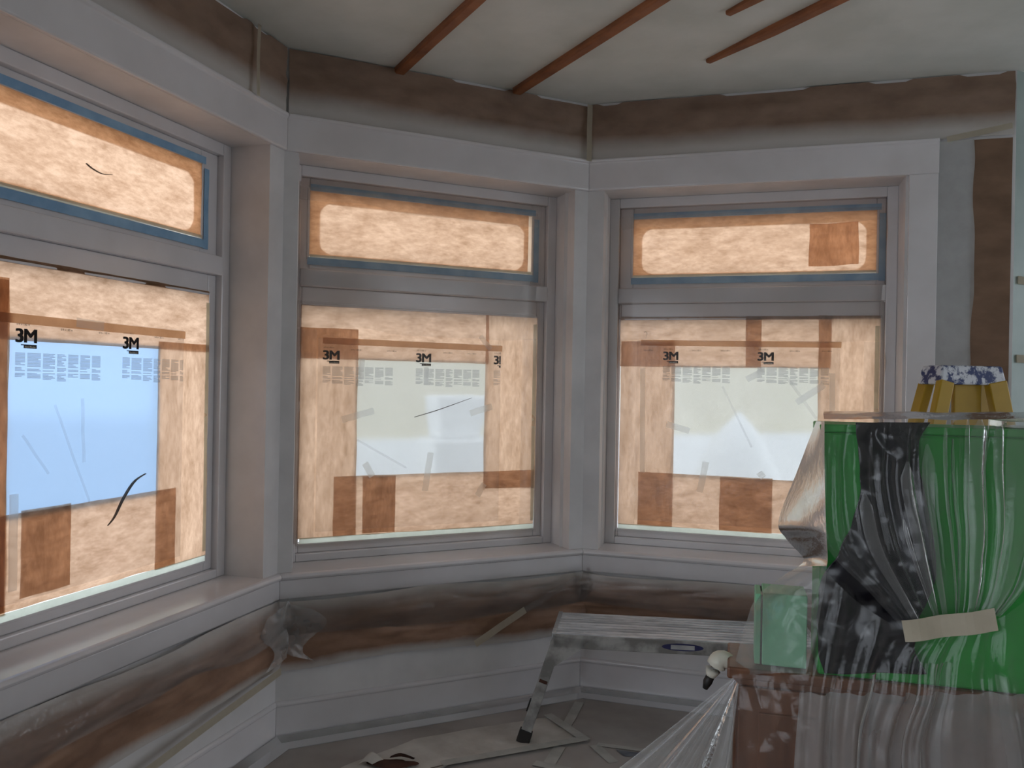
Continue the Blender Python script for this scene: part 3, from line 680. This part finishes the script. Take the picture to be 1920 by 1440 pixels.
# ------------------------------------------------------------------ floor coverings
def flat(name, pts, z, mat, label, cat, sub=None, amp=.004, seed=1.0):
    """thin sheet lying on the floor, slightly rumpled"""
    import mathutils
    P2 = [Vector((a, b)) for a, b in pts]; cx = sum(p.x for p in P2) / len(P2); cy = sum(p.y for p in P2) / len(P2)
    mb = MB(); rings = 7; per = 10; vs = []; fs = []; uv = []
    loop = []
    for i in range(len(P2)):
        for j in range(per): loop.append(P2[i].lerp(P2[(i + 1) % len(P2)], j / per))
    n = len(loop)
    for r in range(1, rings + 1):
        for p in loop:
            q = Vector((cx, cy)).lerp(p, r / rings); e = 1 if r == rings else 0
            vs.append((q.x + e * .006 * nz((p.x, p.y, 0), 9, seed), q.y + e * .006 * nz((p.x, p.y, 4), 9, seed), z + .001 + (0 if e else amp * abs(nz((q.x, q.y, 1), 6, seed)))))
            uv.append((q.x, q.y))
    vs.append((cx, cy, z + .002)); uv.append((cx, cy))
    for r in range(rings - 1):
        for i in range(n): fs.append((r * n + i, (r + 1) * n + i, (r + 1) * n + (i + 1) % n, r * n + (i + 1) % n))
    for i in range(n): fs.append((len(vs) - 1, i, (i + 1) % n))
    mb.add(vs, fs, uv); return tag(build(name, mb, mat, smooth=True), label, cat)
m_sheet = simple('off_white_drop_sheet', lin(182, 176, 168), lin(212, 207, 200), 5, .7, bmp=.2)
flat('drop_sheet', [(-.66, 3.33), (-.40, 3.60), (-.1, 3.745), (.203, 3.866), (.344, 3.613), (-.235, 3.364), (-.45, 3.05), (-.85, 3.0)], .001, m_sheet, 'rumpled off-white drop sheet taped on the floor under the platform leg', 'drop sheet', amp=.008)
def ftape(a, b, wd, z, label, mat=None, name='masking_tape'):
    a = Vector((a[0], a[1], z)); b = Vector((b[0], b[1], z)); d = (b - a).normalized(); e = Vector((-d.y, d.x, 0)) * wd / 2
    mb = MB(); mb.hexa([a - e, b - e, b + e, a + e, a - e + Vector((0, 0, .001)), b - e + Vector((0, 0, .001)), b + e + Vector((0, 0, .001)), a + e + Vector((0, 0, .001))])
    return tag(build(name, mb, mat or m_floortape), label, 'tape')
m_floortape = simple('white_floor_tape', lin(168, 166, 160), lin(190, 188, 182), 10, .6)
ftape((.195, 3.872), (.352, 3.600), .045, .012, 'white floor tape along the short edge of the drop sheet')
ftape((.352, 3.614), (-.26, 3.352), .045, .0135, 'white floor tape along the long edge of the drop sheet')
ftape((.36, 4.05), (.27, 3.74), .045, .003, 'white floor tape running from the bay corner to the drop sheet')
ftape((.235, 3.55), (.17, 3.36), .05, .0025, 'short white floor tape between drop sheet and polythene tent')
ftape((.385, 3.57), (.45, 3.41), .045, .0025, 'white floor tape beside the dark smear')
ftape((.40, 3.575), (.70, 3.50), .03, .0045, 'thin white floor tape meeting the polythene tent')
ftape((.12, 3.39), (.26, 3.33), .045, .0045, 'white floor tape crossing the short piece')
ftape((-.30, 3.31), (-.24, 3.345), .008, .012, 'dark pencil streak on the drop sheet', m_dark, 'dark_streak')['category'] = 'mark'
flat('dark_smear', [(.47, 3.53), (.58, 3.50), (.60, 3.46), (.50, 3.47)], .002, simple('blue_grey_smear', lin(92, 96, 108), lin(126, 128, 134), 18, .7), 'dark blue-grey paint smear on the floor by the tape', 'mark', amp=.001)
# torn hole in the drop sheet, with lifted flaps
hole = empty('torn_hole', (-.463, 3.345, .010), 'torn hole in the drop sheet with dark brown floor showing', 'tear')
pts = []
for i in range(22):
    a = i / 22 * 2 * math.pi; r = 1 + .35 * nz((math.cos(a), math.sin(a), 0), 2.5, 4.); pts.append(Vector((-.463 + .095 * r * math.cos(a), 3.345 + .04 * r * math.sin(a), .0125)))
build('gap', MB().add(pts, [tuple(range(22))]), m_hole, hole)
rows = [[(-.60, 3.33, .012), (-.57, 3.34, .022), (-.54, 3.33, .014)], [(-.58, 3.36, .02), (-.55, 3.375, .045), (-.515, 3.35, .02)], [(-.56, 3.385, .012), (-.53, 3.39, .024), (-.50, 3.375, .013)]]
build('flap', sheet(MB(), rows, 8, 8), m_sheet, hole, smooth=True)
rows = [[(-.48, 3.395, .012), (-.43, 3.40, .016), (-.38, 3.385, .012)], [(-.47, 3.375, .03), (-.43, 3.38, .04), (-.37, 3.37, .025)]]
build('flap', sheet(MB(), rows, 8, 4), m_hole, hole, smooth=True)
# white strip of film lying along the baseboards
for mb, k in zip(trim_run([(.016, .001), (.10, .001), (.10, .004), (.05, .012), (.016, .03)], (-1.9, 1.6)), 'LCR'):
    tag(build('floor_film', mb, m_floorfilm), 'white film edge on the floor by the baseboard, ' + WN[k], 'plastic film', 'film edges along the baseboards')

# ------------------------------------------------------------------ aluminium work platform
DZ = .485
pd = Vector((.993, -.115, 0)).normalized(); pe = Vector((.15, .989, 0)).normalized(); po = Vector((.198, 3.578, 0))
PL = 1.12; PW = .335
def PP(a, b, z): return po + pd * a + pe * b + Vector((0, 0, z))
plat = empty('work_platform', PP(PL / 2, PW / 2, 0), 'low aluminium folding work platform with ribbed deck and white paint smears', 'platform')
deck = build('deck', MB().box((0, 0, DZ - .012), (PL, PW, DZ - .009), PP), m_alu_dirty, plat)
for q in range(9):
    b = .014 + q * (PW - .028) / 8.0
    build('rib', MB().box((.012, b - .0135, DZ - .010), (PL - .012, b + .0135, DZ), PP), m_deck, deck, bevel=.002)
build('end_cap', MB().box((-.006, -.004, DZ - .05), (.012, PW + .004, DZ + .003), PP), m_alu, plat, bevel=.003)
build('end_cap', MB().box((PL - .012, -.004, DZ - .05), (PL + .006, PW + .004, DZ + .003), PP), m_alu, plat, bevel=.003)
rails = []
for b0 in (-.006, PW - .014):
    rails.append(build('side_rail', MB().box((.0, b0, DZ - .062), (PL, b0 + .02, DZ - .004), PP), m_alu_dirty, plat, bevel=.003))
m_logo = simple('dark_blue_label', lin(34, 36, 78), lin(44, 46, 92), 20, .5); m_pale = simple('pale_label_text', lin(150, 150, 152), lin(178, 178, 178), 20, .5)
lb = MB(); n = 24; vs = [PP(.555 + .088 * math.cos(i / n * 6.2832), -.0072, DZ - .031 + .016 * math.sin(i / n * 6.2832)) for i in range(n)]; lb.add(vs, [tuple(range(n))])
lab = build('oval_label', lb, m_logo, rails[0])
lb = MB(); lb.add([PP(.505, -.0078, DZ - .041), PP(.605, -.0078, DZ - .041), PP(.605, -.0078, DZ - .022), PP(.505, -.0078, DZ - .022)], [(0, 1, 2, 3)])
build('label_plate', lb, m_pale, rails[0])
for (ex, sgn) in ((0.0, -1), (PL, 1)):
    for b in (.012, PW - .012):
        top = PP(ex - sgn * .02, b, DZ - .03); bot = PP(ex + sgn * .115, b + (-.01 if b < .1 else .01), .035)
        lg_ = build('leg', MB().bar(top, bot, .024, .046, up=pd), m_alu_dirty, plat, bevel=.003)
        d_ = (top - bot).normalized(); f0 = bot + d_ * .02; f1 = Vector((bot.x, bot.y, 0)) + Vector((d_.x, d_.y, 0)) * -.02
        build('foot', MB().bar(f0, bot - d_ * .036, .034, .058, up=pd), m_black, lg_, bevel=.003)
        g0 = PP(ex - sgn * .0, b - .001, DZ - .055); bo = -.014 if b < .1 else .014
        q0 = [PP(ex - sgn * .00, b + bo, DZ - .012), PP(ex - sgn * .16, b + bo, DZ - .02), PP(ex - sgn * .12, b + bo, DZ - .065), PP(ex - sgn * .03 + sgn * .03, b + bo, DZ - .15), PP(ex + sgn * .045, b + bo, DZ - .15)]
        q1 = [v + pe * (-.004 if b < .1 else .004) for v in q0]
        gm = MB(); k5 = 5; gm.add(q0 + q1, [tuple(range(5)), tuple(range(5, 10))[::-1]] + [(j, (j + 1) % 5, 5 + (j + 1) % 5, 5 + j) for j in range(5)])
        build('hinge_bracket', gm, m_alu_dirty, plat)
        if b < .1 and sgn < 0:
            m_ = top.lerp(bot, .42); st = MB().bar(m_ + pe * -.0135, m_ - d_ * .014 + pe * -.0135, .002, .036, up=pd); build('sticker', st, m_hole, lg_)
    c0 = PP(ex + sgn * .06, .02, .22); c1 = PP(ex + sgn * .06, PW - .02, .22); build('cross_bar', MB().bar(c0, c1, .02, .03), m_alu, plat)

# ------------------------------------------------------------------ yellow stepladder
LADP = Vector((1.715, 3.14, 0)); LYAW = math.radians(8); LH = 1.665
lx = Vector((math.cos(LYAW), math.sin(LYAW), 0)); ly = Vector((-math.sin(LYAW), math.cos(LYAW), 0))
def LP(a, b, z): return LADP + lx * a + ly * b + Vector((0, 0, z))
lad = empty('stepladder', LADP, 'yellow fibreglass stepladder with paint-splashed blue top cap', 'ladder')
mb = MB(); z0, z1 = LH - .072, LH
mb.hexa([LP(-.135, -.07, z0), LP(.140, -.07, z0), LP(.140, .07, z0), LP(-.135, .07, z0), LP(-.122, -.06, z1), LP(.127, -.06, z1), LP(.127, .06, z1), LP(-.122, .06, z1)])
build('top_cap', mb, m_cap, lad, bevel=.008)
def rail(a0, b0, a1, b1, wx, wy):
    return build('rail', MB().bar(LP(a0, b0, LH - .06), LP(a1, b1, .03), wx, wy, up=ly), m_yellow, lad, bevel=.004)
r1 = rail(-.105, -.055, -.50, -.16, .055, .034); r2 = rail(-.10, .06, -.46, .17, .034, .055)
r3 = rail(.100, -.055, .40, -.16, .075, .034); r4 = rail(.0, -.03, .0, -.06, .115, .02)
r4.name = 'rail_panel'
rail(.105, .06, .44, .17, .07, .034)
for r_, (a, b) in ((r1, (-.50, -.16)), (r2, (-.46, .17)), (r3, (.42, -.16))):
    build('foot', MB().box((a - .03, b - .03, 0), (a + .03, b + .03, .05), LP), m_black, r_)
for j in range(5):
    t = (j + 1) / 6.0; zz = (LH - .06) * (1 - t) + .03 * t
    a0 = -.11 + (-.48 + .11) * t
    build('step', MB().box((a0 - .04, -.055 - .10 * t, zz - .012), (a0 + .04, .06 + .11 * t, zz + .012), LP), m_alu, lad)
build('spreader', MB().bar(LP(-.25, -.10, 1.0), LP(.24, -.10, 1.0), .006, .022), m_alu, lad)

# ------------------------------------------------------------------ covered furniture in front of the stepladder
YAW = math.radians(15); fx = Vector((math.cos(YAW), -math.sin(YAW), 0)); fy = Vector((math.sin(YAW), math.cos(YAW), 0)); FO = Vector((.754, 2.03, 0))
def CP(a, b, z): return FO + fx * a + fy * b + Vector((0, 0, z))      # furniture frame: along its front, back from its front, up
def pf(x, y, Y):
    k = (x - 960) / F_PX; return px(x, y, (FO.y + math.tan(YAW) * FO.x) / (1 + math.tan(YAW) * k) + Y - FO.y)
ch = .860; cw = 1.0; cdp = .215
cab = empty('cabinet', CP(.3, .10, 0), 'dark brown wooden cabinet wrapped in clear polythene', 'cabinet')
ca0 = -.195; ca1 = ca0 + cw
build('carcass', MB().box((ca0 + .01, .03, .06), (ca1 - .01, cdp, ch - .03), CP), m_wood, cab, bevel=.004)
build('top', MB().box((ca0 - .008, .0, ch - .03), (ca1 + .01, cdp, ch), CP), m_wood, cab, bevel=.006)
build('plinth', MB().box((ca0 + .03, .06, 0), (ca1 - .03, cdp, .06), CP), m_wood, cab)
for q in range(3):
    a = ca0 + .02 + q * .325; b = a + .31
    dr = build('door', MB().box((a, .014, .08), (b, .03, ch - .05), CP), m_wood, cab, bevel=.004)
    build('panel', MB().box((a + .05, .008, .14), (b - .05, .015, ch - .11), CP), m_wood, dr, bevel=.004)
gw = .66; gz1 = 1.482
gb = empty('green_crate', CP(gw / 2, .2, ch), 'tall green box standing on the brown cabinet under polythene', 'box')
build('body', MB().box((.014, .014, ch), (gw - .004, .20, gz1 - .02), CP), m_green, gb, bevel=.006)
build('lid', MB().box((.010, .010, gz1 - .02), (gw, .204, gz1), CP), m_green, gb, bevel=.004)
lid = empty('clear_lid', CP(.5, .2, gz1 + .004), 'clear plastic lid with pale rounded rim lying on the green box', 'lid')
rp = []; r = .03; a0, a1, b0, b1 = .425, .655, .03, .195
for cx, cy, s0 in ((a1 - r, b0 + r, 270), (a1 - r, b1 - r, 0), (a0 + r, b1 - r, 90), (a0 + r, b0 + r, 180)):
    for q in range(6): a = math.radians(s0 + q * 18); rp.append(CP(cx + r * math.cos(a), cy + r * math.sin(a), gz1 + .022))
build('rim', MB().tube(rp + [rp[0]], .005, 8), m_white, lid, smooth=True)
mb = MB(); n = len(rp); mb.add(rp + [Vector((p.x, p.y, gz1 + .003)) for p in rp], [(j, (j + 1) % n, n + (j + 1) % n, n + j) for j in range(n)] + [tuple(range(n, 2 * n))]); build('tray', mb, m_poly2, lid)
mint = empty('mint_box', CP(-.09, .12, ch), 'mint green box with dark seam on the brown cabinet beside the green box', 'box')
mz = 1.045
build('body', MB().box((-.118, .04, ch + .001), (-.01, .15, mz), CP), m_mint, mint, bevel=.003)
build('side_panel', MB().box((-.136, .044, ch + .001), (-.122, .145, mz - .004), CP), m_mint, mint, bevel=.002)
build('seam', MB().box((-.122, .045, ch + .001), (-.118, .14, mz - .006), CP), m_print, mint)

# black bag hanging down the front of the green box
def bagrow(y, xs, Y): return [pf(x, y, Y) for x in xs]
rows = [bagrow(792, (1602, 1650, 1700, 1742), 2.034), bagrow(840, (1604, 1645, 1690, 1722), 2.022), bagrow(910, (1612, 1650, 1690, 1728), 2.012), bagrow(970, (1600, 1650, 1700, 1738), 2.006),
        bagrow(1040, (1568, 1630, 1700, 1752), 2.0), bagrow(1090, (1538, 1610, 1690, 1752), 1.998), bagrow(1150, (1532, 1600, 1670, 1722), 1.996), bagrow(1215, (1532, 1590, 1660, 1716), 1.996), bagrow(1262, (1545, 1600, 1660, 1735), 2.005)]
def bagd(s, t, p): return Vector((0, -1, 0)) * (.022 * abs(nz(p, 9, 3.)) + .012 * nz(p, 22, 8.))
mb = sheet(MB(), rows, 44, 70, bagd)
tag(build('black_bag', mb, m_blackbag, smooth=True, solid=.003), 'crumpled black plastic bag hanging down the front of the green box', 'bag')

# small tool wrapped in white plastic, its black end sticking out past the cabinet corner
tool = empty('wrapped_tool', pf(1372, 1262, 2.10), 'small tool in white wrapping with black end, beside the mint green box', 'tool')
P3 = [pf(1372, 1243, 2.12), pf(1356, 1237, 2.12), pf(1342, 1246, 2.12), pf(1332, 1268, 2.12)]
ps = [cr(P3, i / 10) for i in range(11)]; build('wrapping', MB().tube(ps, [.018, .02, .022, .024, .026, .027, .026, .024, .02, .016, .012], 10), m_white, tool, smooth=True)
build('black_end', MB().tube([pf(1333, 1266, 2.12), pf(1327, 1278, 2.12), pf(1322, 1291, 2.12)], [.012, .013, .007], 8), m_black, tool, smooth=True)
build('wrapping_tail', MB().tube([pf(1348, 1238, 2.12), pf(1350, 1232, 2.12), pf(1353, 1227, 2.12)], [.006, .004, .0015], 6), m_white, tool)

# clear polythene draped over everything
poly = empty('polythene_sheet', CP(.3, -.1, 0), 'clear polythene sheet draped and gathered over the green box and cabinet', 'plastic sheet')
def row(y, xs, Y, dy=None): return [pf(x, yy, Y if not isinstance(Y, (list, tuple)) else Y[i]) for i, (x, yy) in enumerate(zip(xs, (y if isinstance(y, (list, tuple)) else [y] * len(xs))))]
front = [row(786, (1545, 1650, 1750, 1850, 1970), 2.012), row(900, (1541, 1645, 1748, 1846, 1968), 1.985), row((1020, 1020, 1020, 1020, 1010), (1548, 1668, 1762, 1848, 1955), 1.965),
         row((1110, 1125, 1130, 1120, 1090), (1630, 1715, 1775, 1835, 1925), 1.962), row((1188, 1182, 1178, 1170, 1152), (1700, 1742, 1780, 1818, 1872), 1.958)]
def fand(s, t, p):
    a = sum(c * math.sin(2 * math.pi * (f * s + ph)) for c, f, ph in ((.006, 6, .1), (.005, 11, .4), (.004, 17, .7)))
    return Vector((0, -1, 0)) * (a * (1.0 - .45 * t) * min(1, t * 5 + .15) + .005 * nz(p, 12, 1.))
build('front_drape', sheet(MB(), front, 150, 40, fand), m_poly, poly, smooth=True)
# pleats: folded-over plies radiating from the tape
pl = MB(); random.seed(21)
for s0, wt, t0 in ((.47, .055, .12), (.56, .025, .05), (.655, .018, .0), (.71, .075, .0), (.80, .03, .0), (.86, .09, .0), (.965, .05, .2), (.38, .07, .18), (.335, .02, .4), (.18, .05, .3), (.92, .012, 0.), (.60, .01, .1), (.76, .01, .0)):
    n = 14; vs = []; fs = []
    for j in range(n + 1):
        t = t0 + (1.0 - t0) * j / n; c = s0 + .008 * math.sin(t * 5 + s0 * 30)
        for e in (-.5, 0, .5):
            s = c + wt * e * (1.0 if j else .2); R_ = [cr(r_, s) for r_ in front]; p = cr(R_, t)
            vs.append(p + fand(s, t, p) + Vector((0, -.004 - (.006 if e == 0 else 0), 0)))
    for j in range(n):
        for e in range(2): fs.append((j * 3 + e, j * 3 + e + 1, (j + 1) * 3 + e + 1, (j + 1) * 3 + e))
    pl.add(vs, fs)
build('pleat_plies', pl, m_pouch, poly, smooth=True)
# top
tp = [pf(x, 786, 2.012) for x in (1545, 1700, 1970)]
rows = [tp, [p + fy * .12 + fx * .01 + Vector((0, 0, .012)) for p in tp], [p + fy * .29 + fx * .03 + Vector((0, 0, .006)) for p in tp]]
build('top_drape', sheet(MB(), rows, 40, 16, lambda s, t, p: Vector((0, 0, .006 * nz(p, 14, 4.)))), m_poly2, poly, smooth=True)
# wing bulging past the green box
wing = [row(790, (1546, 1538, 1530), (2.01, 2.06, 2.16)), row(880, (1546, 1520, 1496), (1.99, 2.08, 2.18)), row(975, (1548, 1500, 1460), (1.98, 2.06, 2.18)), row(1010, (1550, 1510, 1474), (1.975, 2.05, 2.16)), row(1046, (1552, 1525, 1506), (1.97, 2.03, 2.10)), row(1062, (1550, 1520, 1497), (1.97, 2.02, 2.08))]
build('side_wing', sheet(MB(), wing, 24, 60, lambda s, t, p: Vector((-.3, -1, 0)) * (.008 * nz(p, 11, 6.) * min(1, (1 - s) * 4 + .1))), m_poly3, poly, smooth=True)
# pouch over the mint box
pouch = [row((1062, 1062, 1062), (1497, 1520, 1550), (2.08, 2.02, 1.97)), row(1106, (1431, 1480, 1545), (2.08, 2.0, 1.965)), row(1133, (1411, 1470, 1540), (2.08, 1.99, 1.962)), row(1195, (1391, 1455, 1530), (2.08, 1.985, 1.96)), row((1268, 1262, 1262), (1372, 1440, 1510), (2.07, 1.99, 1.955))]
build('pouch', sheet(MB(), pouch, 46, 50, lambda s, t, p: Vector((-.2, -1, 0)) * (.016 * abs(nz(p, 13, 2.)) * min(1, s * 6) + .006 * nz(p, 30, 3.))), m_pouch, poly, smooth=True)
# front of the cabinet
low = [row((1262, 1266, 1262), (1372, 1440, 1520), (1.995, 1.985, 1.96)), row(1340, (1374, 1440, 1520), (1.975, 1.97, 1.955)), row(1440, (1376, 1440, 1515), (1.965, 1.965, 1.95)), [CP(-.23, -.09, .33), CP(-.12, -.08, .33), CP(.0, -.10, .33)], [CP(-.26, -.13, .006), CP(-.12, -.12, .006), CP(.04, -.14, .006)]]
build('cabinet_drape', sheet(MB(), low, 34, 80, lambda s, t, p: Vector((0, -1, 0)) * (.018 * abs(nz((p.x * 1.6, p.y, p.z), 9, 7.)) + .006 * nz(p, 24, 2.))), m_poly, poly, smooth=True)
# right part hanging from the tape down to the floor
hang = [row((1062, 1130, 1190, 1182, 1160, 1090), (1540, 1610, 1715, 1790, 1872, 1965), 1.952), row(1235, (1505, 1590, 1690, 1765, 1870, 1975), 1.948), row(1300, (1500, 1580, 1680, 1755, 1880, 1985), 1.94), row(1440, (1490, 1570, 1650, 1735, 1900, 2000), 1.93),
        [CP(a, -.13, .33) for a in (-.06, .06, .17, .30, .47, .68)], [CP(a, -.17, .006) for a in (-.06, .06, .16, .30, .47, .70)]]
def hangd(s, t, p):
    a = sum(c * math.sin(2 * math.pi * (f * s + ph + .3 * math.sin(t * 3))) for c, f, ph in ((.009, 7, .2), (.006, 13, .5)))
    return Vector((0, -1, 0)) * (a * min(1, .3 + t * 2) + .010 * abs(nz(p, 10, 9.)))
build('hanging_drape', sheet(MB(), hang[:3], 120, 30, lambda s_, t_, p: hangd(s_, t_ * .4, p)), m_poly, poly, smooth=True)
build('hanging_skirt', sheet(MB(), hang[2:], 120, 60, lambda s_, t_, p: hangd(s_, .4 + t_ * .6, p)), m_lowpoly, poly, smooth=True)
pl = MB()
for s0, wt in ((.53, .02), (.565, .028), (.60, .016), (.63, .022), (.50, .014), (.30, .03), (.16, .02), (.80, .03)):
    n = 24; vs = []; fs = []
    for j in range(n + 1):
        t = .22 + .78 * j / n if .48 < s0 < .65 else .3 + .7 * j / n; c = s0 + .004 * math.sin(t * 9 + s0 * 40)
        for e in (-.5, 0, .5):
            s = c + wt * e; p = cr([cr(r_, s) for r_ in hang], t); vs.append(p + hangd(s, t, p) + Vector((0, -.005 - (.008 if e == 0 else 0), 0)))
    for j in range(n):
        for e in range(2): fs.append((j * 3 + e, j * 3 + e + 1, (j + 1) * 3 + e + 1, (j + 1) * 3 + e))
    pl.add(vs, fs)
build('hanging_plies', pl, m_poly2, poly, smooth=True)
# tent pulled out to the floor
ap = pf(1374, 1272, 1.99); tent_rows = []
for q in range(6):
    t = q / 5; L_ = ap.lerp(Vector((-.30, 2.40, .004)), t) + Vector((0, 0, -.03 * math.sin(math.pi * t))); R_ = (ap + Vector((.012, -.012, -.01))).lerp(CP(-.25, -.14, .004), t)
    tent_rows.append([L_.lerp(R_, s) for s in (0, .25, .5, .75, 1)])
def tentd(s, t, p):
    a = sum(c * math.sin(2 * math.pi * (f * s + ph)) for c, f, ph in ((.016, 2.5, .1), (.010, 5, .35), (.003, 11, .6)))
    return Vector((-.35, -.6, .35)) * (a * min(1, t * 2.2))
build('floor_tent', sheet(MB(), tent_rows, 120, 40, tentd), m_tent, poly, smooth=True)
pl = MB()
for s0, wt in ((.03, .05), (.16, .09), (.31, .05), (.42, .10), (.60, .06), (.74, .10), (.90, .05), (.97, .04)):
    n = 18; vs = []; fs = []
    for j in range(n + 1):
        t = j / n
        for e in (-.5, 0, .5):
            s_ = min(1, max(0, s0 + wt * e)); p = cr([cr(r_, s_) for r_ in tent_rows], t); vs.append(p + tentd(s_, t, p) + Vector((-.3, -.6, .4)) * (.004 + (.008 * t if e == 0 else 0)))
    for j in range(n):
        for e in range(2): fs.append((j * 3 + e, j * 3 + e + 1, (j + 1) * 3 + e + 1, (j + 1) * 3 + e))
    pl.add(vs, fs)
build('tent_plies', pl, m_pouch, poly, smooth=True)
# tape that gathers it
a = pf(1694, 1184, 1.935); b = pf(1870, 1162, 1.935); mb = MB(); d = (b - a); up = Vector((-.20, 0, 1)).normalized() * .0255
vs = []; fs = []
for j in range(13):
    p = a + d * (j / 12) + Vector((0, -.004 * math.sin(j * .9), 0)); vs += [p - up * (1 if j else .95), p + up]
for j in range(12): fs.append((2 * j, 2 * j + 2, 2 * j + 3, 2 * j + 1))
m_beigetape = simple('beige_masking_tape', lin(176, 166, 146), lin(190, 180, 160), 10, .6)
tag(build('gathering_tape', mb.add(vs, fs), m_beigetape, solid=.001), 'beige masking tape strip gathering the polythene over the green box', 'tape')
